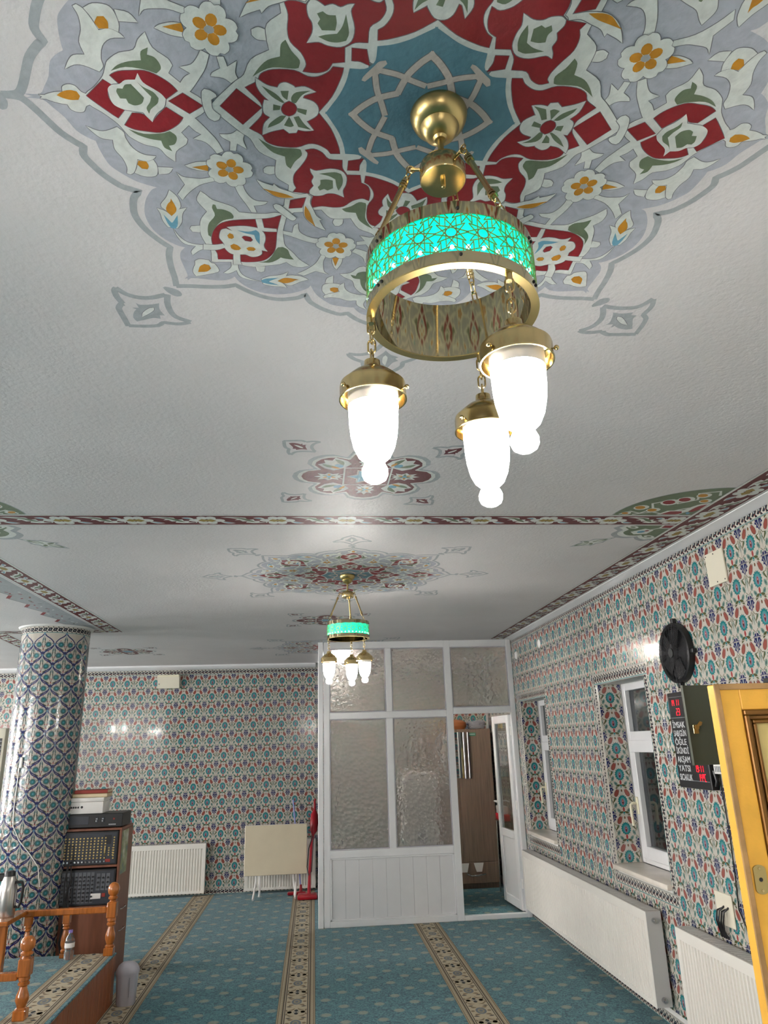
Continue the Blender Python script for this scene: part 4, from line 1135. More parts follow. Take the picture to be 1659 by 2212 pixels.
# ================================================================== GLAZED BOOTH
def make_booth():
    root = thing('glazed_partition', 'white framed glazed booth front with frosted panes beside the right wall', 'partition', (0, YP, 0))
    D = 0.06
    def bar(x0, x1, z0, z1, name='frame_bar', y0=0.0, y1=D, bev=0.004): return MB().box(x0, x1, y0, y1, z0, z1, bev).build(name, M['pvc'], root)
    X = (0.045, 0.165, 0.770, 0.840, 1.428, 1.500, 2.138, 2.193)
    bar(X[0], 0.098, 0, ZC, 'post'); bar(0.101, X[1], 0, ZC, 'post', 0.006)
    bar(X[6], X[7], 0, ZC, 'post'); bar(X[4], X[5], 0, ZC, 'post')
    bar(X[1], X[4], 0, 0.026+0.03, 'bottom_rail'); bar(X[5], X[6], 0, 0.042, 'threshold')
    bar(X[1], X[4], ZC-0.075, ZC, 'top_rail'); bar(X[5], X[6], ZC-0.075, ZC, 'top_rail')
    bar(X[1], X[4], 1.962, 2.030, 'middle_rail'); bar(X[5], X[6], 1.985, 2.052, 'middle_rail')
    bar(X[1], X[4], 0.618, 0.690, 'lower_rail')
    bar(X[2], X[3], 0.690, 1.962, 'mullion'); bar(X[2]+0.006, X[3], 2.030, ZC-0.075, 'mullion')
    def pane(x0, x1, z0, z1):
        o = MB().box(x0, x1, 0.026, 0.031, z0, z1).build('pane', M['frost'], root, smooth=0)
        b = MB()
        for (a0, a1, c0, c1) in ((x0, x1, z0, z0+0.010), (x0, x1, z1-0.010, z1), (x0, x0+0.010, z0, z1), (x1-0.010, x1, z0, z1)): b.box(a0, a1, 0.008, 0.022, c0, c1, 0.002)
        b.build('glazing_bead', M['greyp'], o)
    pane(X[1], X[2]+0.004, 2.030, ZC-0.075); pane(X[3], X[4], 2.030, ZC-0.075); pane(X[5], X[6], 2.052, ZC-0.075)
    pane(X[1], X[2], 0.690, 1.962); pane(X[3], X[4], 0.690, 1.962)
    n = 9; w = (X[4]-X[1]-0.03)/n
    bead = MB()
    for (a0, a1, c0, c1) in ((X[1], X[4], 0.056, 0.072), (X[1], X[4], 0.602, 0.618), (X[1], X[1]+0.016, 0.056, 0.618), (X[4]-0.016, X[4], 0.056, 0.618)): bead.box(a0, a1, 0.006, 0.03, c0, c1, 0.003)
    bead.build('panel_bead', M['pvc'], root)
    for i in range(n):
        x0 = X[1]+0.015+w*i
        MB().box(x0+0.0008, x0+w-0.0008, 0.020, 0.034, 0.06, 0.615, 0.0015).build('board', M['pvcpanel'], root)
    # return side running back to the far wall
    for (y0, y1, z0, z1, nm) in ((D, YB-YP-0.07, 0, 0.06, 'bottom_rail'), (D, YB-YP-0.07, ZC-0.075, ZC, 'top_rail'), (D, YB-YP-0.07, 1.962, 2.03, 'middle_rail'), (D, YB-YP-0.07, 0.618, 0.69, 'lower_rail'), (0.95, 1.01, 0, ZC, 'post'), (YB-YP-0.075, YB-YP-0.012, 0, ZC, 'post')):
        MB().box(0.050, 0.108, y0, y1, z0, z1, 0.004).build(nm, M['pvc'], root)
    for (y0, y1) in ((D, 0.95), (1.01, YB-YP-0.075)):
        for (z0, z1) in ((0.69, 1.962), (2.03, ZC-0.075)): MB().box(0.076, 0.081, y0, y1, z0, z1).build('pane', M['frost'], root, smooth=0)
        MB().box(0.072, 0.086, y0, y1, 0.06, 0.618).build('side_panel', M['pvcpanel'], root)
make_booth()
def make_booth_door():
    d = thing('door_1', 'white booth door with glass upper half standing open inwards', 'door', (2.135, YP+0.065, 0.0), radians(93.5), kind='structure')
    W, H, T = 0.60, 1.965, 0.05
    def bar(x0, x1, z0, z1, nm): return MB().box(x0, x1, -T/2, T/2, z0, z1, 0.005).build(nm, M['pvc'], d)
    bar(0, 0.085, 0.045, H, 'stile'); bar(W-0.085, W, 0.045, H, 'stile')
    bar(0.085, W-0.085, 0.045, 0.13, 'rail'); bar(0.085, W-0.085, 0.70, 0.78, 'rail'); bar(0.085, W-0.085, H-0.085, H, 'rail')
    MB().box(0.085, W-0.085, -0.006, 0.006, 0.78, H-0.085).build('pane', M['glass'], d, smooth=0)
    MB().box(0.085, W-0.085, -0.010, 0.010, 0.13, 0.70).build('lower_panel', M['pvcpanel'], d, smooth=0)
    h = MB(); h.box(W-0.055, W-0.030, T/2, T/2+0.012, 0.93, 1.12, 0.003); h.tube([(W-0.042, T/2, 1.05), (W-0.042, T/2+0.045, 1.05), (W-0.052, T/2+0.05, 1.05), (W-0.155, T/2+0.05, 1.045)], 0.008, 8)
    h.build('handle', M['whitep'], d)
    for z in (0.25, 1.0, 1.75): MB().cyl((0.0, 0, 0), 0.011, z, z+0.09, 10).build('hinge', M['whitep'], d)
make_booth_door()
# lamp inside the booth, seen only as a glow through the glass
g = thing('ceiling_lamp', 'small round ceiling lamp glowing behind the frosted glass', 'lamp', (0.33, 8.32, ZC))
MB().lathe([(0, 0), (0.06, 0), (0.06, -0.02), (0, -0.02)], n=24).build('base', M['whitep'], g)
MB().lathe([(0.055, -0.02), (0.085, -0.06), (0.09, -0.10), (0.07, -0.145), (0, -0.165)], n=24).build('globe', pm('booth_globe', (250, 250, 250), 0.3, emit=(255, 250, 240), es=75.0), g)

# wardrobe in the booth
def make_wardrobe():
    r = thing('wardrobe', 'tall grey oak wardrobe inside the booth', 'wardrobe', (1.40, 9.44, 0))
    W, D_, H = 0.86, 0.48, 1.85
    MB().box(0, W, 0.02, D_, 0.06, H, 0.003).build('carcass', M['oak'], r)
    MB().box(0.02, W-0.01, 0.05, D_-0.02, 0, 0.06).build('plinth', M['oak'], r)
    MB().box(0.004, 0.42, 0.0, 0.018, 0.30, H-0.01, 0.002).build('door', M['oak'], r)
    d = MB().box(0.425, W-0.004, 0.0, 0.018, 0.30, H-0.01, 0.002).build('door', M['oak'], r)
    MB().box(0.20, 0.487, -0.004, 0.0, 1.26, 1.815, 0.001).build('mirror', M['mirror'], r)
    for x in (0.497, 0.552): MB().box(x, x+0.026, -0.020, -0.004, 1.25, 1.815, 0.004).build('handle_bar', M['chrome'], r)
    MB().box(0.004, W-0.004, 0.0, 0.018, 0.065, 0.295, 0.002).build('drawer', M['oak'], r)
    b = MB()
    b.bm.free()
    for x in (0.36, 0.54):
        MB().prism([(x, 0.288), (x+0.12, 0.288), (x+0.095, 0.19), (x+0.03, 0.19)], -0.012, 0.0, lambda u, v, w: (u, w, v)).build('drawer_plate', M['whitep'], r)
    MB().tube([(0.45, -0.01, 0.17), (0.50, -0.04, 0.155), (0.58, -0.04, 0.155), (0.68, -0.01, 0.165)], 0.008, 8).build('drawer_pull', M['chrome'], r)
    l = MB().box(0.575, 0.665, -0.003, 0.0, 1.765, 1.802).build('label_sticker', M['greenlabel'], r)
    s = MB()
    for k in range(5): s.box(0.585+k*0.015, 0.595+k*0.015, -0.004, -0.0031, 1.776, 1.792)
    s.build('sticker_print', M['lettering'], l)
make_wardrobe()
b = MB(); b.lathe([(0, 0), (0.12, 0.0), (0.15, 0.04), (0.14, 0.085), (0.09, 0.115), (0, 0.125)], n=20)
o = b.build('bag', M['bagbrown'], None, (1.84, 9.60, 1.852)); o.scale = (1.0, 0.7, 1); tag(o, 'slumped brown bag on top of the wardrobe', 'bag')
b = MB()
for k in range(7):
    rr = 0.10+0.008*(k % 3); b.tube([(rr*cos(2*pi*i/20), rr*0.75*sin(2*pi*i/20), 0.012+0.014*k+0.006*sin(3*2*pi*i/20+k)) for i in range(20)], 0.007, 6, True)
tag(b.build('cable_coil', M['greyp'], None, (2.135, 9.66, 1.852)), 'coil of grey cable on top of the wardrobe', 'cable')
b = MB(); b.lathe([(0, 0), (0.03, 0), (0.03, 0.12), (0.012, 0.15), (0.012, 0.17), (0, 0.17)], n=14)
o = b.build('spray_bottle', pm('yellow_plastic', (200, 170, 60), 0.4), None, (1.62, 9.56, 1.850)); tag(o, 'yellow bottle on top of the wardrobe by the booth post', 'bottle')
wcb = thing('white_cupboard', 'white cupboard showing blurred behind the lower right frosted pane', 'cupboard', (0.98, 8.42, 0))
MB().box(0, 0.40, 0.02, 0.35, 0.05, 1.36, 0.004).build('carcass', M['whitep'], wcb)
MB().box(0.02, 0.38, 0.04, 0.33, 0, 0.05).build('plinth', M['greyp'], wcb)
for x in (0.002, 0.202): o = MB().box(x, x+0.196, 0.0, 0.018, 0.06, 1.35, 0.003).build('door', M['whitep'], wcb); MB().box(x+(0.17 if x < 0.1 else 0.012), x+(0.182 if x < 0.1 else 0.024), -0.02, 0.0, 0.65, 0.78, 0.003).build('handle', M['chrome'], o)
# little stand with red box beside the wardrobe
st = thing('folding_stand', 'thin metal stand against the booth wall', 'stand', (2.25, 9.05, 0))
for (x, y) in ((-0.05, -0.18), (0.05, -0.18), (-0.05, 0.18), (0.05, 0.18)): MB().tube([(x, y, 0.0), (x*0.9, y*0.9, 0.78)], 0.008, 8).build('leg', M['steel'], st)
MB().box(-0.06, 0.06, -0.19, 0.19, 0.78, 0.795, 0.003).build('tray', M['steel'], st)
tag(MB().box(-0.05, 0.05, -0.17, 0.17, 0, 0.07, 0.006).build('red_box', M['redcloth'], None, (2.25, 9.05, 0.796)), 'flat red box on the metal stand in the booth', 'box')
tag(MB().box(-0.045, 0.045, -0.12, 0.14, 0, 0.085, 0.004).build('white_carton', M['whitep'], None, (2.25, 9.05, 0.867)), 'white carton on top of the red box in the booth', 'carton')

# ================================================================== WINDOWS
def make_window(n, y0, y1, label):
    r = thing('window_%d' % n, label, None, (XW+0.20, 0, 0), kind='structure')
    z0, z1, zt = 0.825, 2.09, 1.66
    def bar(a0, a1, c0, c1, x0, x1, nm, parent=r): return MB().box(x0, x1, a0, a1, c0, c1, 0.004).build(nm, M['pvc'], parent)
    bar(y0, y0+0.055, z0, z1, 0, 0.07, 'frame_bar'); bar(y1-0.055, y1, z0, z1, 0, 0.07, 'frame_bar')
    bar(y0+0.055, y1-0.055, z0, z0+0.045, 0, 0.07, 'frame_bar'); bar(y0+0.055, y1-0.055, z1-0.055, z1, 0, 0.07, 'frame_bar')
    bar(y0+0.055, y1-0.055, zt, zt+0.075, 0, 0.07, 'transom')
    MB().box(0.035, 0.041, y0+0.055, y1-0.055, zt+0.075, z1-0.055).build('pane', M['glass'], r, smooth=0)
    a0, a1, c0, c1 = y0+0.045, y1-0.045, z0+0.035, zt+0.012
    s = bar(a0, a1, c1-0.085, c1, -0.018, 0.05, 'sash')
    for q in ((a0, a0+0.085, c0, c1-0.085), (a1-0.085, a1, c0, c1-0.085), (a0+0.085, a1-0.085, c0, c0+0.085)): bar(*q, -0.018, 0.05, 'sash_bar', s)
    MB().box(0.02, 0.026, a0+0.085, a1-0.085, c0+0.085, c1-0.085).build('pane', M['glass'], s, smooth=0)
    h = MB(); h.box(-0.030, -0.018, a1-0.052, a1-0.022, 1.155, 1.275, 0.004)
    h.tube([(-0.03, a1-0.037, 1.23), (-0.060, a1-0.037, 1.232), (-0.074, a1-0.037, 1.222), (-0.076, a1-0.037, 1.20), (-0.072, a1-0.037, 1.08)], 0.0095, 10)
    h.build('handle', M['ivory'], s)
    MB().box(-0.235, 0.0, y0-0.005, y1+0.005, 0.790, 0.825, 0.010, 2).build('sill', M['marble'], r)
make_window(1, *WIN[0], 'deep window nearer the gold door with white frame and marble sill')
make_window(2, *WIN[1], 'deep window next to the booth with white frame and marble sill')
# the night outside: a dark yard wall some way off
struct(MB().box(4.2, 4.3, 2.0, 10.5, -0.2, 4.0).build('wall_outside', pm('dark_yard_wall', (70, 72, 76), 0.8), smooth=0), 'dark wall of the yard outside the windows')

# ================================================================== RADIATORS
def radiator(loc, rz, L, H, D_, label, valve=None, z0=0.12):
    r = thing('radiator', label, 'radiator', (loc[0], loc[1], 0), rz, 'white panel radiators')
    y0 = -D_
    e = 0.012
    MB().box(e, L-e, y0+0.012, -0.025, z0, z0+H-0.012, 0.004).build('body', M['radg'], r)
    # ribbed front
    b = MB(); pitch = 0.0333; n = max(3, int((L-0.05)/pitch)); off = (L-n*pitch)/2
    prof = [(0.0, 0.0), (off, 0.0)]
    for i in range(n):
        x = off+i*pitch; prof += [(x+pitch*0.22, 0.0), (x+pitch*0.34, 0.009), (x+pitch*0.74, 0.009), (x+pitch*0.86, 0.0)]
    prof += [(L-off, 0.0), (L, 0.0)]
    zs = [(z0, 0), (z0+0.028, 0), (z0+0.034, 1), (z0+H-0.062, 1), (z0+H-0.056, 0), (z0+H, 0)]
    rows = [[b.bm.verts.new((x, y0+d*k, z)) for x, d in prof] for z, k in zs]
    for A, B in zip(rows, rows[1:]):
        for i in range(len(prof)-1): b.bm.faces.new((A[i], A[i+1], B[i+1], B[i]))
    top = [b.bm.verts.new((x, y0+0.008, z0+H)) for x, d in prof]
    for i in range(len(prof)-1): b.bm.faces.new((rows[-1][i], rows[-1][i+1], top[i+1], top[i]))
    b.build('ribbed_front', M['radw'], r, smooth=25)
    g = MB().box(0.004, L-0.004, y0+0.004, -0.020, z0+H-0.010, z0+H+0.002, 0.002).build('top_grille', M['radgrille'], r)
    s = MB(); k = int(L/0.03)
    for i in range(k): s.box(0.02+i*(L-0.04)/k, 0.02+i*(L-0.04)/k+0.010, y0+0.02, -0.035, z0+H+0.0015, z0+H+0.0032)
    s.build('grille_slots', M['radg'], g)
    for x in (0, L-0.004): MB().box(x, x+0.004, y0+0.001, -0.018, z0+0.004, z0+H, 0.0015).build('side_cover', M['radg'], r)
    for x in (L*0.15, L*0.85): MB().box(x-0.02, x+0.02, -0.026, -0.0005, z0+0.08, z0+H-0.08).build('bracket', M['radg'], r)
    if valve is not None:
        for zz in (z0+0.045, z0+H-0.05):
            x = L if valve > 0 else 0
            v = MB(); v.cyl((x, (y0-0.02)/2, zz), 0.016, 0 if valve > 0 else -0.022, 0.022 if valve > 0 else 0, 14, 'x'); v.cyl((x, (y0-0.02)/2, zz), 0.009, -0.03, 0.03, 10, 'x')
            v.build('valve', M['chrome'] if valve > 0 else M['brass'], r)
    return r
radiator((XW-0.001, 7.70, 0), -pi/2, 2.83, 0.525, 0.118, 'long white panel radiator under the deep windows beside the booth', 1, 0.122)
radiator((XW-0.001, 4.485, 0), -pi/2, 1.90, 0.525, 0.118, 'white panel radiator partly hidden by the gold door', -1, 0.122)
radiator((-2.262, YB-0.001, 0), 0.0, 0.93, 0.555, 0.105, 'white panel radiator on the far wall behind the sound rack', None, 0.035)
radiator((-0.852, YB-0.001, 0), 0.0, 0.875, 0.555, 0.105, 'white panel radiator on the far wall behind the folding table', None, 0.035)

# ================================================================== THINGS ON THE RIGHT WALL
def onwall(name, label, cat, y, z): return thing(name, label, cat, (XW-0.0005, y, z), -pi/2)   # local x = towards viewer, -y = out of the wall
def make_fan():
    r = onwall('wall_fan', 'round black wall fan with mesh guard above the prayer times board', 'fan', 4.165, 2.17)
    R = 0.178
    MB().lathe([(R-0.03, -0.0), (R, -0.0), (R, 0.035), (R-0.010, 0.042), (R-0.022, 0.035), (R-0.03, 0.0)], axis='y', n=48).build('housing', M['black'], r).scale = (1, -1, 1)
    MB().cyl((0, 0, 0), R-0.01, -0.012, -0.0006, 48, 'y').build('back_plate', M['blackm'], r)
    g = MB()
    for k in range(2, 17):
        q = R*k/17; g.tube([(q*cos(2*pi*i/40), -0.042-0.010*(1-(k/17)**2), q*sin(2*pi*i/40)) for i in range(40)], 0.0011, 4, True)
    for k in range(28):
        a = 2*pi*k/28; g.tube([(R*t*cos(a), -0.042-0.010*(1-t*t), R*t*sin(a)) for t in (0.1, 0.4, 0.7, 0.98)], 0.0012, 4)
    g.build('guard', M['blackm'], r)
    MB().cyl((0, 0, 0), 0.045, -0.034, -0.012, 24, 'y').build('motor', M['black'], r)
    for k in range(5):
        a = 2*pi*k/5; bl = MB(); pts = [(0.04, -0.025), (0.15, -0.05), (0.165, 0.0), (0.15, 0.045), (0.04, 0.025)]
        bl.prism(pts, -0.0015, 0.0015, lambda u, v, w, a=a: (u*cos(a)-v*sin(a), -0.026+w+v*0.16, u*sin(a)+v*cos(a)))
        bl.build('blade', M['black'], r)
    MB().cyl((0, 0, 0), 0.028, -0.058, -0.050, 20, 'y').build('badge', M['black'], r)
    for k in range(4):
        a = pi/2*k+0.05; t = MB(); t.box(-0.014, 0.014, -0.03, -0.001, R-0.004, R+0.028, 0.004)
        o = t.build('mounting_tab', M['black'], r); o.rotation_euler = (0, a, 0)
make_fan()
pl = onwall('cover_plate', 'blank cream cover plate high on the right wall', 'cover plate', 3.612, 2.563)
MB().box(-0.088, 0.088, -0.012, 0, -0.092, 0.092, 0.003).build('plate', M['creamp'], pl)
for (x, z) in ((-0.075, 0.078), (0, 0.078), (0.075, -0.078), (0, -0.078)): MB().cyl((x, 0, z), 0.004, -0.0135, -0.012, 8, 'y').build('screw', M['black'], pl)
for (y, z, lab) in ((6.86, 2.59, 'round white wall sensor nearer of the two above the booth-side window'), (7.70, 2.575, 'round white wall sensor right beside the booth post')):
    o = onwall('round_sensor', lab, 'sensor', y, z); o['group'] = 'round wall sensors'
    MB().lathe([(0, -0.012), (0.034, -0.010), (0.042, -0.004), (0.042, 0.0), (0, 0)], axis='y', n=24).build('sensor_dome', M['whitep'], o)
sk = onwall('socket_plate', 'cream blanking plate with dark cables above the near radiator', 'wall plate', 4.085, 0.80)
MB().box(-0.09, 0.075, -0.010, 0, -0.075, 0.085, 0.003).build('plate', M['creamp'], sk)
for k in range(4):
    x = -0.03+0.022*k
    MB().tube([(x, -0.008, 0.01+0.012*(k % 2)), (x-0.008, -0.035, 0.0), (x-0.02, -0.04, -0.05), (x-0.03-0.008*k, -0.024, -0.10), (x-0.038, -0.012, -0.135)], 0.005, 6).build('cable', M['black'], sk)
jb = onwall('junction_box', 'small white junction box below the olive cabinet', 'junction box', 3.86, 1.515)
MB().box(-0.075, 0.055, -0.03, 0, -0.022, 0.030, 0.003).build('box', M['whitep'], jb)
s = MB()
for k in range(4): s.box(-0.06+k*0.016, -0.052+k*0.016, -0.0312, -0.030, -0.012, 0.018)
s.build('terminal_marks', M['silverline'], jb)
wc = MB(); wc.tube([(XW-0.006, 3.93, 1.50), (XW-0.006, 3.925, 1.2), (XW-0.008, 3.935, 0.98), (XW-0.006, 3.955, 0.83), (XW-0.008, 3.86, 0.69)], 0.003, 6)
tag(wc.build('wall_cable', M['black']), 'thin dark cable running down the tiles to the cream plate', 'cable')

def text_mesh(body, size, mat, bold=0.0):
    cu = bpy.data.curves.new('t', 'FONT'); cu.body = body; cu.size = size; cu.extrude = 0.0004; cu.offset = bold
    o = bpy.data.objects.new('t', cu); COL.objects.link(o)
    me = bpy.data.meshes.new_from_object(o); COL.objects.unlink(o); bpy.data.objects.remove(o)
    me.materials.clear(); me.materials.append(mat)
    return me
SEG = {'0': 'abcdef', '1': 'bc', '2': 'abged', '3': 'abgcd', '4': 'fgbc', '5': 'afgcd', '6': 'afgedc', '7': 'abc', '8': 'abcdefg', '9': 'abcdfg', 'C': 'afed'}
def digits(b, txt, x, z, h, y):
    w = h*0.46; t = h*0.09
    for chx in txt:
        if chx == ' ': x += w*0.7; continue
        if chx == ':':
            for zz in (0.3, 0.68): b.box(x, x+t, y, y+0.001, z+h*zz-t/2, z+h*zz+t/2)
            x += t*2.2; continue
        if chx == 'o':
            b.box(x, x+w*0.7, y, y+0.001, z+h*0.45, z+h); x += w*0.85; continue
        S = SEG[chx]
        R_ = {'a': (x+t*.6, x+w-t*.6, z+h-t, z+h), 'd': (x+t*.6, x+w-t*.6, z, z+t), 'g': (x+t*.6, x+w-t*.6, z+h/2-t/2, z+h/2+t/2),
              'b': (x+w-t, x+w, z+h/2+t*.3, z+h-t*.5), 'c': (x+w-t, x+w, z+t*.5, z+h/2-t*.3), 'e': (x, x+t, z+t*.5, z+h/2-t*.3), 'f': (x, x+t, z+h/2+t*.3, z+h-t*.5)}
        for s_ in S: a = R_[s_]; b.box(a[0], a[1], y, y+0.001, a[2], a[3])
        x += w*1.35
    return x
def make_board():
    r = onwall('prayer_times_board', 'black prayer times board with red digits half hidden by the olive cabinet door', 'clock board', 4.135, 1.675)
    W, H = 0.36, 0.535
    MB().box(-W/2, W/2, -0.045, 0, -H/2, H/2, 0.004).build('case', M['black'], r)
    yf = -0.0455
    f = MB()
    for (x0, x1, z0, z1) in ((-W/2+0.012, W/2-0.012, H/2-0.028, H/2-0.0255), (-W/2+0.012, W/2-0.012, 0.120, 0.1235), (-W/2+0.012, -W/2+0.0145, 0.12, H/2-0.026), (-W/2+0.03, W/2-0.012, -H/2+0.040, -H/2+0.0435)): f.box(x0, x1, yf-0.0008, yf+0.0006, z0, z1)
    f.build('trim_line', M['silverline'], r)
    rows = ('İMSAK', 'SAB/GÜN', 'ÖĞLE', 'İKİNDİ', 'AKŞAM', 'YATSI', 'SICAKLIK')
    z = 0.083
    times = ('05:43', '07:10', '12:53', '15:29', '17:52', '19:11')
    for i, t in enumerate(rows):
        me = text_mesh(t, 0.047, M['lettering'], 0.0008)
        wd = max(v.co.x for v in me.vertices); k = 0.148/wd
        o = link(bpy.data.objects.new('lettering', me), r); o.location = (-W/2+0.022, yf-0.0006, z-0.017); o.rotation_euler = (pi/2, 0, 0); o.scale = (min(k, 1.15), 1.0, 1)
        b = MB()
        if i == 5: digits(b, '19:11', 0.03, z-0.018, 0.036, yf-0.001)
        elif i == 6: digits(b, '14oC', 0.055, z-0.018, 0.040, yf-0.001)
        if i >= 5: b.build('red_digits', M['red_led'], r)
        else: b.bm.free()
        z -= 0.0485
    b = MB(); digits(b, '14 11', -W/2+0.040, 0.190, 0.036, yf-0.001); b.build('red_digits', M['red_led'], r)
    b = MB(); digits(b, '23', -W/2+0.090, 0.135, 0.040, yf-0.001); b.build('red_digits', M['red_led'], r)
    MB().tube([(W/2+0.004, -0.02, -H/2+0.10), (W/2+0.02, -0.02, -H/2+0.05), (W/2+0.004, -0.02, -H/2+0.02)], 0.010, 8).build('power_lead', M['black'], r)
make_board()
def make_cabinet():
    r = onwall('metal_cabinet', 'olive sheet metal wall cabinet with its keyed door swung open', 'cabinet', 2.98, 1.742)
    W, H, D_ = 0.44, 0.345, 0.14
    # local x towards viewer: far edge at x=-W/2 (y = 3.20)
    b = MB(); b.box(-W/2, W/2, -0.004, 0, -H/2, H/2)
    for (x0, x1, z0, z1) in ((-W/2, W/2, H/2-0.003, H/2), (-W/2, W/2, -H/2, -H/2+0.003), (-W/2, -W/2+0.003, -H/2, H/2), (W/2-0.003, W/2, -H/2, H/2)): b.box(x0, x1, -D_, 0, z0, z1)
    b.build('box', M['olive'], r)
    MB().box(-W/2, W/2, -D_*0.9, 0.0, H/2+0.001, H/2+0.022, 0.003).build('cable_tray', M['black'], r)
    d = MB(); L = 0.385
    d.box(-W/2-0.010, -W/2-0.0075, -D_-L, -D_, -H/2, H/2, 0.0008)
    d.box(-W/2-0.010, -W/2+0.010, -D_-L, -D_-L+0.0025, -H/2, H/2, 0.0008); d.box(-W/2-0.010, -W/2+0.010, -D_-0.0025, -D_, -H/2, H/2)
    d.box(-W/2-0.0075, -W/2-0.0025, -D_-0.135, -D_-0.128, -H/2, H/2)
    door = d.build('door', M['olive'], r)
    k = MB(); xk = -W/2-0.0065; yk = -D_-L+0.040; k.box(xk, xk+0.006, yk-0.013, yk+0.013, -0.040, 0.0, 0.002); k.cyl((xk+0.004, yk, -0.012), 0.012, 0, 0.010, 16, 'x'); k.prism([(0, 0), (0.022, 0.008), (0.028, 0.022), (0.016, 0.026), (0.0, 0.010)], 0, 0.003, lambda u, v, w: (xk+0.014+w, yk+u, -0.012+v))
    k.build('key_lock', M['brass'], door)
make_cabinet()

# gold entrance door, standing open into the hall
def make_gold_door():
    r = thing('door_2', 'gold painted entrance door with dark gilt panel moulding at the right edge', 'door', (2.19, 2.30, 0), pi, kind='structure')
    W, H, T = 0.905, 1.853, 0.042      # local x runs from hinge (wall) to free edge, local +y faces the viewer
    Y0, Y1 = 0.0, T
    def bar(x0, x1, z0, z1, nm, m='gold'): return MB().box(x0, x1, Y0, Y1, z0, z1, 0.003).build(nm, M[m], r)
    bar(W-0.086, W-0.002, 0.012, H-0.002, 'stile'); bar(0, 0.086, 0.012, H-0.002, 'stile')
    bar(0.086, W-0.086, H-0.083, H-0.002, 'rail'); bar(0.086, W-0.086, 0.012, 0.20, 'rail'); bar(0.086, W-0.086, 0.86, 0.98, 'rail')
    e = MB(); e.box(W-0.019, W, T, T+0.006, 0.012, H, 0.002); e.box(0, W-0.019, T, T+0.006, H-0.019, H, 0.002)
    e.build('edge_lipping', M['oakedge'], r)
    for (z0, z1) in ((0.98, H-0.083), (0.20, 0.86)):
        x0, x1 = 0.086, W-0.086
        b = MB()
        for (ins, wd, dp, hi) in ((0.0, 0.016, T-0.004, T+0.010), (0.016, 0.014, T-0.018, T-0.006), (0.030, 0.012, T-0.014, T+0.000)):
            a0, a1, c0, c1 = x0+ins, x1-ins, z0+ins, z1-ins
            for q in ((a0, a1, c0, c0+wd), (a0, a1, c1-wd, c1), (a0, a0+wd, c0+wd, c1-wd), (a1-wd, a1, c0+wd, c1-wd)): b.box(q[0], q[1], dp-0.01, hi, q[2], q[3], 0.003)
        b.build('panel_moulding', M['golddk'], r)
        MB().box(x0+0.02, x1-0.02, 0.008, T-0.016, z0+0.02, z1-0.02).build('panel', M['goldpanel'], r)
    def plate(z, nm):
        x = W-0.0475
        P = [(x+0.020*cos(t), z+0.014*sin(t)+(0.026 if sin(t) > 0 else -0.026)) for t in [2*pi*i/24 for i in range(24)]]
        b = MB(); b.prism(P, T, T+0.004, lambda u, v, w: (u, w, v)); o = b.build(nm, M['brassd'], r)
        k = MB(); k.cyl((x, 0, z), 0.006, T+0.004, T+0.0046, 12, 'y'); k.build('keyhole', M['black'], o)
        for dz in (-0.03, 0.03): MB().cyl((x, 0, z+dz), 0.004, T+0.004, T+0.006, 10, 'y').build('screw', M['brass'], o)
    plate(1.281, 'escutcheon')
    h = MB(); h.box(W-0.075, W-0.035, T, T+0.006, 0.95, 1.06, 0.003); h.tube([(W-0.055, T+0.006, 1.02), (W-0.055, T+0.05, 1.02), (W-0.17, T+0.052, 1.018)], 0.009, 10)
    h.build('handle', M['brass'], r)
    for z in (0.25, 1.6): MB().cyl((0.0, T/2, 0), 0.008, z, z+0.10, 10).build('hinge', M['brassd'], r)
make_gold_door()

# ================================================================== FAR WALL
sp = thing('wall_speaker', 'cream box speaker high on the far wall', 'speaker', (-1.915, YB-0.0005, 2.565))
b = MB(); b.prism([(0, -0.085), (0, 0.085), (-0.11, 0.085), (-0.075, -0.085)], -0.14, 0.14, lambda u, v, w: (w, u, v)); b.build('case', M['creamp'], sp)
MB().cyl((-0.12, -0.086, -0.03), 0.006, -0.004, 0.004, 10, 'y').build('indicator', M['black'], sp)
MB().box(-0.135, 0.135, -0.113, -0.105, 0.06, 0.083, 0.002).build('top_edge', M['ivory'], sp)

def make_table():
    r = thing('folding_table', 'cream folding table stood on edge against the far wall', 'table', (-0.45, 9.60, 0))
    MB().box(-0.385, 0.365, 0.0, 0.020, 0.235, 0.790, 0.004).build('table_top', M['cream'], r)
    MB().box(-0.389, 0.369, 0.020, 0.026, 0.231, 0.794, 0.002).build('edge_band', M['whitep'], r)
    for (x0, x1) in ((-0.24, -0.255), (-0.20, -0.195), (0.20, 0.225), (0.235, 0.235)):
        k = 0.0 if x0 in (-0.24, 0.235) else 0.10
        MB().tube([(x0, 0.04, 0.60), (x0, 0.04, 0.26), (x0+(x1-x0)*0.3, 0.03-k*0.2, 0.16), (x1, -0.10+k, 0.06), (x1-0.004, -0.20+k*1.6, 0.011)], 0.012, 10).build('leg', M['whitep'], r)
    MB().tube([(-0.24, 0.04, 0.45), (0.235, 0.04, 0.45)], 0.010, 8).build('stretcher', M['whitep'], r)
make_table()
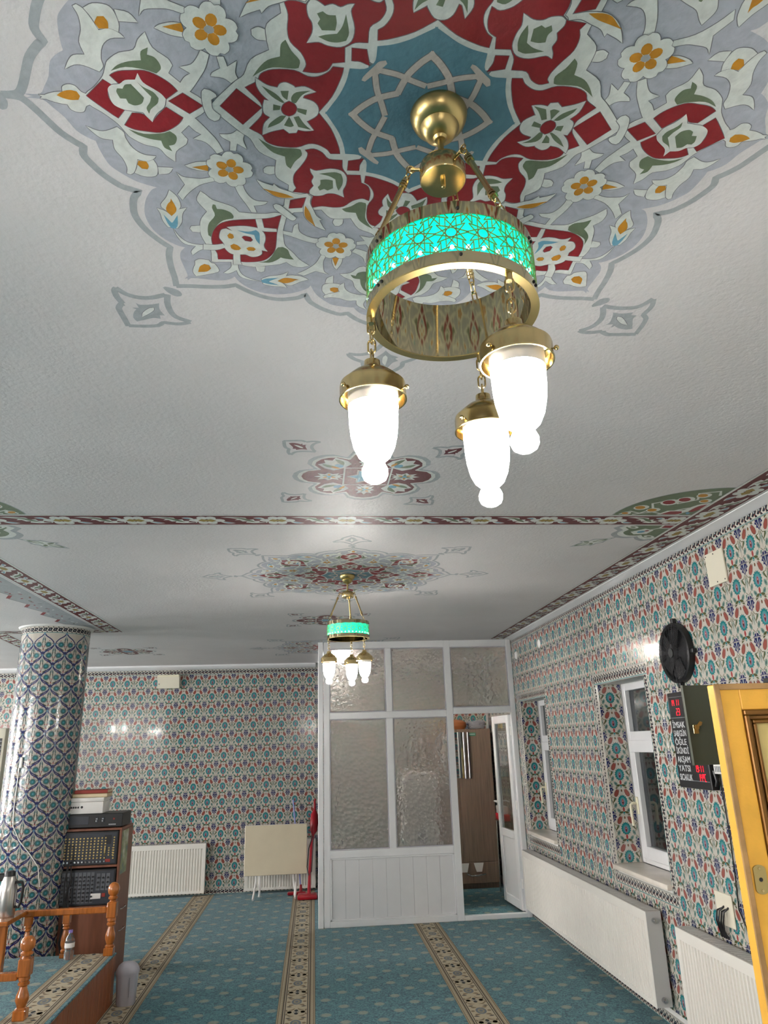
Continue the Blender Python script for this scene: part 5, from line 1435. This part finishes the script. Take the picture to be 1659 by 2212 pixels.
def make_vacuum():
    r = thing('stick_vacuum', 'red upright stick vacuum cleaner leaning by the booth post', 'vacuum cleaner', (-0.055, 9.38, 0))
    MB().box(-0.135, 0.095, -0.09, 0.09, 0.004, 0.055, 0.018, 2).build('floor_head', M['redp'], r)
    MB().tube([(0.0, 0.02, 0.04), (0.005, 0.10, 0.25), (0.03, 0.24, 0.55), (0.045, 0.30, 0.66)], 0.016, 10, radii=[0.022, 0.016, 0.022, 0.016]).build('tube', M['redp'], r)
    MB().tube([(0.045, 0.30, 0.66), (0.052, 0.32, 0.70), (0.058, 0.345, 0.78), (0.062, 0.37, 0.88), (0.066, 0.385, 0.93)], 0.05, 14, radii=[0.02, 0.045, 0.052, 0.046, 0.018]).build('body', M['redp'], r)
    MB().tube([(0.066, 0.385, 0.93), (0.068, 0.40, 0.98), (0.066, 0.415, 1.03), (0.074, 0.42, 1.06)], 0.014, 10).build('handle', M['redp'], r)
    MB().tube([(0.04, 0.22, 0.65), (-0.005, 0.15, 0.52), (-0.025, 0.07, 0.33), (-0.005, 0.04, 0.24), (0.028, 0.06, 0.28), (0.04, 0.12, 0.45), (0.05, 0.2, 0.62)], 0.006, 8, True).build('cord', M['black'], r)
make_vacuum()
mp = thing('mop', 'lilac handled mop with red head behind the folding table', 'mop', (-0.155, 9.66, 0))
MB().tube([(0.0, 0.0, 0.06), (-0.055, 0.12, 0.55), (-0.11, 0.255, 1.05)], 0.010, 10).build('pole', M['bluep'], mp)
MB().box(-0.16, 0.06, -0.045, 0.045, 0.002, 0.035, 0.010).build('head', M['redp'], mp)
MB().cyl((0, 0, 0), 0.022, 0.03, 0.11, 12, 'z', 0.012).build('socket', M['redp'], mp)

ac = thing('air_conditioner', 'cream floor standing air conditioner behind the column', 'air conditioner', (-4.02, 9.68, 0))
MB().box(-0.27, 0.27, -0.17, 0.17, 0.0, 2.02, 0.02, 2).build('cabinet', M['creamp'], ac)
MB().box(-0.24, 0.24, -0.172, -0.16, 1.66, 1.90, 0.003).build('outlet', M['black'], ac)
for k in range(5): MB().box(-0.24, 0.24, -0.185, -0.172, 1.68+k*0.045, 1.688+k*0.045, 0.001).build('louvre', M['greyp'], ac)
MB().box(-0.25, 0.25, -0.174, -0.17, 0.20, 1.2, 0.002).build('lower_panel', M['ivory'], ac)

# ================================================================== RAISED PLATFORM, RAILINGS, SOUND RACK
def make_platform():
    r = thing('platform', 'low raised platform with carpet top and pine clad side', 'platform', (0, 0, 0))
    x0, x1, y0, y1, h = -3.6, -1.425, 3.2, 6.06, 0.318
    MB().box(x0, x1-0.014, y0, y1-0.014, 0.0, h-0.012).build('frame', M['pined'], r, smooth=0)
    MB().box(x0, x1+0.004, y0, y1+0.004, h-0.012, h, 0.004).build('carpet_top', M['carpet'], r)
    n = 30; w = (y1-y0)/n
    for i in range(n):
        MB().box(x1-0.014, x1, y0+i*w+0.0008, y0+(i+1)*w-0.0008, 0.0, h-0.0125, 0.003).build('board', M['pined'], r)
    m = int((x1-x0)/w)
    for i in range(m): MB().box(x0+i*w+0.0008, x0+(i+1)*w-0.0008, y1-0.014, y1, 0.0, h-0.0125, 0.003).build('board', M['pined'], r)
    p = Paint(lambda u, v, d: (-1.575-v, y0+u, h+0.0005+d), 0.00012); stripe_pattern(p, y1-y0, phase=0.2); p.build('carpet_stripe', M['carpetprint'], r)
make_platform()
PT = 0.318
def newel(parent, x, y, z, H):
    s = 0.033
    b = MB(); b.box(x-s, x+s, y-s, y+s, z, z+0.05, 0.004)
    k = H/0.47
    b.lathe([(0.0, 0.045*k), (0.030, 0.05*k), (0.033, 0.06*k), (0.024, 0.07*k), (0.028, 0.085*k), (0.036, 0.11*k), (0.034, 0.135*k), (0.022, 0.17*k), (0.020, 0.185*k), (0.031, 0.195*k), (0.031, 0.205*k), (0.024, 0.213*k), (0.031, 0.222*k), (0.030, 0.24*k), (0.0, 0.242*k)], (x, y, z), 20)
    b.box(x-s, x+s, y-s, y+s, z+0.24*k, z+0.345*k, 0.006)
    b.lathe([(0.0, 0.34*k), (0.026, 0.345*k), (0.020, 0.355*k), (0.033, 0.365*k), (0.034, 0.375*k), (0.024, 0.385*k), (0.036, 0.40*k), (0.041, 0.42*k), (0.040, 0.44*k), (0.031, 0.46*k), (0.015, 0.472*k), (0.0, 0.475*k)], (x, y, z), 20)
    return b.build('newel_post', M['pine'], parent)
def baluster(parent, x, y, z, H):
    b = MB(); b.box(x-0.024, x+0.024, y-0.024, y+0.024, z, z+0.03, 0.003)
    b.lathe([(0.0, 0.03), (0.024, 0.034), (0.026, 0.045), (0.018, 0.055), (0.028, 0.08), (0.030, 0.10), (0.020, 0.15), (0.016, 0.175), (0.025, 0.185), (0.018, 0.195), (0.025, 0.205), (0.022, 0.215), (0.0, 0.215)], (x, y, z), 16)
    b.box(x-0.024, x+0.024, y-0.024, y+0.024, z+0.215, z+H, 0.003)
    return b.build('baluster', M['pine'], parent)
r1 = thing('railing', 'turned pine railing at the far end of the platform before the sound rack', 'railing', (0, 0, PT+0.001), group='pine railings of the platform')
newel(r1, -1.462, 6.0, 0.0, 0.467)
MB().box(-2.14, -1.495, 5.975, 6.025, 0.272, 0.314, 0.006).build('handrail', M['pine'], r1)
for x in (-1.775, -2.04): baluster(r1, x, 6.0, 0.0, 0.272)
r2 = thing('railing', 'turned pine railing post nearest the viewer at the lower left', 'railing', (0, 0, PT+0.001), group='pine railings of the platform')
newel(r2, -1.605, 4.75, 0.0, 0.405)
MB().box(-2.60, -1.638, 4.728, 4.772, 0.19, 0.229, 0.005).build('handrail', M['pine'], r2)
for x in (-1.95, -2.3): baluster(r2, x, 4.75, 0.0, 0.19)
r3 = thing('side_ledge', 'pine ledge board carrying the steel flask at the left edge', 'ledge', (0, 0, PT+0.001))
MB().box(-2.46, -2.045, 5.62, 5.972, 0.286, 0.316, 0.006).build('board', M['pine'], r3)
for (x, y) in ((-2.09, 5.68), (-2.42, 5.68), (-2.42, 5.93)): MB().box(x-0.022, x+0.022, y-0.022, y+0.022, 0.0, 0.286, 0.003).build('leg', M['pine'], r3)

def make_flask():
    r = thing('vacuum_flask', 'steel vacuum flask with black spout and handle on the pine ledge', 'flask', (-2.135, 5.80, PT+0.317))
    MB().lathe([(0, 0), (0.058, 0), (0.060, 0.01), (0.060, 0.16), (0.054, 0.19), (0.044, 0.24), (0.038, 0.255), (0, 0.256)], n=28).build('body', M['steel'], r)
    b = MB(); b.lathe([(0.0, 0.255), (0.037, 0.255), (0.036, 0.275), (0.028, 0.288), (0, 0.29)], n=24); b.box(-0.075, -0.02, -0.018, 0.018, 0.225, 0.275, 0.008); b.build('lid', M['black'], r)
    MB().tube([(0.050, 0, 0.215), (0.090, 0, 0.210), (0.100, 0, 0.18), (0.094, 0, 0.09), (0.080, 0, 0.055), (0.056, 0, 0.06)], 0.010, 10).build('handle', M['black'], r)
make_flask()
def make_bottle(x, y, label):
    r = thing('water_bottle', label, 'bottle', (x, y, PT+0.001))
    MB().lathe([(0, 0), (0.030, 0), (0.033, 0.006), (0.033, 0.05), (0.029, 0.06), (0.033, 0.07), (0.033, 0.11), (0.028, 0.135), (0.014, 0.155), (0.012, 0.168), (0, 0.168)], n=20).build('body', M['water'], r)
    MB().lathe([(0.0335, 0.075), (0.0336, 0.105)], n=20).build('label_wrap', M['whitep'], r)
    MB().lathe([(0, 0.182), (0.014, 0.182), (0.014, 0.166), (0, 0.166)], n=14).build('cap', M['lilac'], r)
make_bottle(-1.725, 6.035-0.085, 'clear water bottle with lilac cap between the pine balusters')

def make_bin():
    r = thing('waste_bin', 'small grey swing lid waste bin beside the platform corner', 'waste bin', (-1.325, 6.02, 0.0))
    b = MB()
    P = lambda k, z: [(k*cx_, k*cy_*0.85, z) for cx_, cy_ in [(cos(t)*(1+0.12*abs(sin(2*t))), sin(t)*(1+0.12*abs(sin(2*t)))) for t in [2*pi*i/32 for i in range(32)]]]
    def loft(rings):
        R_ = [[b.bm.verts.new(q) for q in ring] for ring in rings]
        for A, B in zip(R_, R_[1:]):
            for i in range(32): b.bm.faces.new((A[i], A[(i+1) % 32], B[(i+1) % 32], B[i]))
        b.bm.faces.new(R_[0][::-1]); b.bm.faces.new(R_[-1])
    loft([P(0.058, 0.001), P(0.062, 0.01), P(0.073, 0.195)]); b.build('body', M['greyp'], r)
    b = MB(); loft([P(0.077, 0.192), P(0.079, 0.205), P(0.074, 0.222), P(0.062, 0.245), P(0.040, 0.262), P(0.01, 0.268)]); b.build('swing_lid', M['greyp'], r)
    MB().box(0.030, 0.033, -0.068, -0.066, 0.06, 0.18).build('seam', M['silverline'], r)
make_bin()

def make_rack():
    r = thing('sound_rack', 'brown laminate rack holding the sound equipment beside the column', 'rack', (-2.10, 6.70, 0))
    W, D_, H = 0.495, 0.40, 1.095
    for (x0, x1) in ((0, 0.018), (W-0.018, W)): MB().box(x0, x1, 0, D_, 0, H-0.018, 0.002).build('side_panel', M['rackwood'], r)
    for z in (H-0.018, 0.797, 0.500, 0.02): MB().box(0 if z > 1 else 0.018, W if z > 1 else W-0.018, 0.0, D_, z, z+0.018, 0.002).build('shelf', M['rackwood'], r)
    MB().box(0.018, W-0.018, D_-0.012, D_-0.002, 0.02, H-0.018).build('back_panel', M['rackwood'], r)
    MB().box(0.018, W-0.018, 0.004, 0.020, 0.04, 0.498, 0.002).build('lower_door', M['rackwood'], r)
    for z in (0.30, 0.46): MB().tube([(W+0.002, 0.12, z), (W+0.016, 0.14, z), (W+0.016, 0.26, z), (W+0.002, 0.28, z)], 0.004, 6).build('side_handle', M['chrome'], r)
    n = nodes('poster_print'); m, nt, bs = n
    g_ = nt.nodes.new('ShaderNodeTexCoord'); t = nt.nodes.new('ShaderNodeTexNoise'); t.inputs['Scale'].default_value = 9; t.inputs['Detail'].default_value = 6
    nt.links.new(g_.outputs['Object'], t.inputs['Vector'])
    cr = nt.nodes.new('ShaderNodeValToRGB'); e = cr.color_ramp.elements; e[0].position = 0.3; e[0].color = lin((70, 110, 130)); e[1].position = 0.7; e[1].color = lin((225, 225, 215)); k = e.new(0.5); k.color = lin((150, 160, 110))
    nt.links.new(t.outputs['Fac'], cr.inputs[0]); nt.links.new(cr.outputs[0], bs.inputs['Base Color'])
    MB().box(W, W+0.0015, 0.03, 0.24, 0.73, 1.065).build('poster', m, r)
make_rack()
RX, RY = -2.10, 6.70
def make_mixer(loc, W, H, label, rows, cols, top):
    r = thing('mixing_desk', label, 'mixing desk', loc)
    MB().box(0, W, 0.0, 0.26, 0, H, 0.004).build('case', M['black'], r)
    MB().box(0.012, W-0.012, -0.004, 0.0, 0.012, H-0.012, 0.001).build('front_panel', M['mixer'], r)
    k = MB(); 
    if top:
        for j in range(rows):
            for i in range(cols): k.cyl((0.03+i*(W-0.10)/cols, 0, 0.055+j*(H-0.085)/rows), 0.0062, -0.012, -0.004, 8, 'y')
        for j in range(4):
            for i in (0, 1, 2): k.cyl((W-0.10+i*0.032, 0, 0.075+j*0.018), 0.0055, -0.012, -0.004, 8, 'y')
        for j in range(9): k.cyl((W-0.030, 0, 0.05+j*(H-0.08)/9), 0.0062, -0.012, -0.004, 8, 'y')
        tag(k.build('knobs', M['knob'], r), kind='stuff')
        b = MB(); b.box(W-0.11, W-0.055, -0.0055, -0.004, H-0.10, H-0.03); b.build('meter', M['black'], r)
        MB().box(W-0.092, W-0.052, -0.006, -0.004, 0.022, 0.045).build('red_switch', M['bookred'], r)
        b = MB()
        for i in range(cols): b.cyl((0.03+i*(W-0.10)/cols, 0, 0.028), 0.0075, -0.014, -0.004, 8, 'y')
        b.build('jack_row', M['chrome'], r)
    else:
        for i in range(cols):
            x = 0.030+i*(W-0.19)/cols
            MB().box(x, x+(W-0.19)/cols-0.006, -0.0065, -0.004, 0.022, H-0.02, 0.001).build('channel_strip', M['mixer2'], r)
            for j in range(rows): k.cyl((x+(W-0.19)/cols/2-0.003, 0, 0.04+j*(H-0.065)/rows), 0.0070, -0.016, -0.0065, 8, 'y')
        for i in range(3):
            x = W-0.150+i*0.038
            MB().box(x, x+0.032, -0.0065, -0.004, 0.11, H-0.03, 0.001).build('channel_strip', M['mixer2'], r)
            for j in range(3): k.cyl((x+0.016, 0, 0.135+j*0.035), 0.0075, -0.016, -0.0065, 8, 'y')
        tag(k.build('knobs', M['black'], r), kind='stuff')
        MB().box(W-0.185, W-0.105, -0.0075, -0.0045, 0.050, 0.090, 0.001).build('paper_label', M['whitep'], r)
        MB().box(W-0.098, W-0.070, -0.0075, -0.0045, 0.062, 0.090, 0.001).build('red_badge', M['bookred'], r)
    return r
make_mixer((RX+0.022, RY-0.005, 0.8155), 0.45, 0.258, 'upper black mixing desk with brass knobs in the sound rack', 8, 12, True)
make_mixer((RX+0.020, RY-0.012, 0.5185), 0.455, 0.268, 'lower charcoal mixing desk with grey channel strips in the sound rack', 7, 8, False)
am = thing('amplifier', 'black amplifier on top of the sound rack', 'amplifier', (RX+0.015, RY+0.01, 1.0965))
MB().box(0, 0.475, 0, 0.30, 0.006, 0.112, 0.004).build('case', M['black'], am)
for x in (0.03, 0.43): MB().cyl((x, 0.04, 0), 0.012, 0.0, 0.007, 10).build('foot', M['black'], am)
MB().box(0.04, 0.20, -0.003, 0.0, 0.03, 0.095, 0.001).build('display', M['mixer'], am)
for x in (0.255, 0.305):
    b = MB(); b.box(x, x+0.022, -0.005, 0.0, 0.045, 0.085, 0.001); o = b.build('switch_group', M['mixer'], am)
    s = MB(); s.box(x+0.003, x+0.009, -0.0065, -0.005, 0.05, 0.062); s.box(x+0.003, x+0.016, -0.0065, -0.005, 0.07, 0.075); s.build('switch_marks', M['lettering'], o)
s = MB()
for k in range(6): s.box(0.365+k*0.010, 0.372+k*0.010, -0.0015, 0.0, 0.022, 0.030)
s.build('front_print', M['lettering'], am)
MB().box(0.398, 0.412, -0.003, 0.0, 0.062, 0.076).build('power_light', M['bookred'], am)
wb = thing('white_tin', 'white lidded box on the amplifier', 'box', (RX+0.010, RY+0.02, 1.2095))
MB().box(0, 0.31, 0.0, 0.20, 0, 0.095, 0.008, 2).build('tray', M['whitep'], wb)
MB().box(-0.004, 0.314, -0.004, 0.204, 0.095, 0.128, 0.008, 2).build('lid', M['whitep'], wb)
s = MB()
for i, x in enumerate((0.025, 0.045, 0.062, 0.080, 0.100)): s.box(x, x+0.012, -0.0012, 0.0, 0.046, 0.060)
s.box(0.025, 0.112, -0.0012, 0.0, 0.050, 0.053); s.cyl((0.135, 0, 0.054), 0.010, -0.0012, 0.0, 14, 'y')
s.build('printed_logo', M['black'], wb)
def book(loc, W, D_, H, cover, label, rz=0.0):
    r = thing('book', label, 'book', loc, rz, 'books on the white tin')
    b = MB(); b.box(0, W, 0, D_, 0, 0.003, 0.001); b.box(0, W, 0, D_, H-0.003, H, 0.001); b.box(0, 0.004, 0, D_, 0, H, 0.001); b.box(0, W, 0, 0.003, 0, H, 0.001) if cover == 'bookred' else None
    b.build('cover', M[cover], r)
    MB().box(0.004, W-0.004, 0.004, D_-0.004, 0.003, H-0.003).build('pages', M['page'], r)
book((RX+0.055, RY+0.03, 1.3385), 0.29, 0.17, 0.030, 'bookgold', 'gilt edged book lying under the red book')
book((RX+0.070, RY+0.025, 1.3695), 0.275, 0.17, 0.028, 'bookred', 'red book lying on top of the stack above the rack')

# cables and little things around the column
c = MB()
for k in range(5):
    random.seed(k)
    x = -2.005+0.012*k; z = 0.98-0.08*k
    pts = [(x, 6.665, z)]
    for i in range(1, 8): pts.append((x+random.uniform(-0.02, 0.02), 6.640+random.uniform(-0.012, 0.012), z-(z-0.03)*i/7))
    c.tube(pts, 0.006, 6)
tag(c.build('cable_bundle', M['black']), 'tangle of dark cables hanging beside the column', 'cables', kind='stuff')
c = MB(); c.tube([(-2.03, 6.708, 1.25), (-2.095, 6.69, 1.15), (-2.110, 6.685, 1.0), (-2.108, 6.66, 0.7), (-2.085, 6.665, 0.35), (-2.080, 6.665, 0.02)], 0.005, 6)
tag(c.build('white_lead', M['whitep']), 'pale lead hanging from the white tin down the rack', 'cable')
c = MB(); R_ = 0.292
c.tube([(-2.33+R_*cos(a), 6.75+R_*sin(a), z) for a, z in ((-1.85, 1.60), (-1.86, 1.30), (-1.82, 1.16), (-1.60, 1.05), (-1.30, 0.95), (-1.05, 0.85), (-0.95, 0.7))], 0.004, 6)
tag(c.build('column_cable', M['whitep']), 'thin white cable winding down the column', 'cable')
hk = MB(); a = -1.80; hk.box(-0.012, 0.012, -0.016, 0.0, -0.042, 0.042, 0.004)
o = hk.build('remote_holder', M['whitep'], None, (-2.33+0.287*cos(a), 6.75+0.287*sin(a), 1.64), a+pi/2); tag(o, 'narrow white remote holder stuck on the column', 'holder')
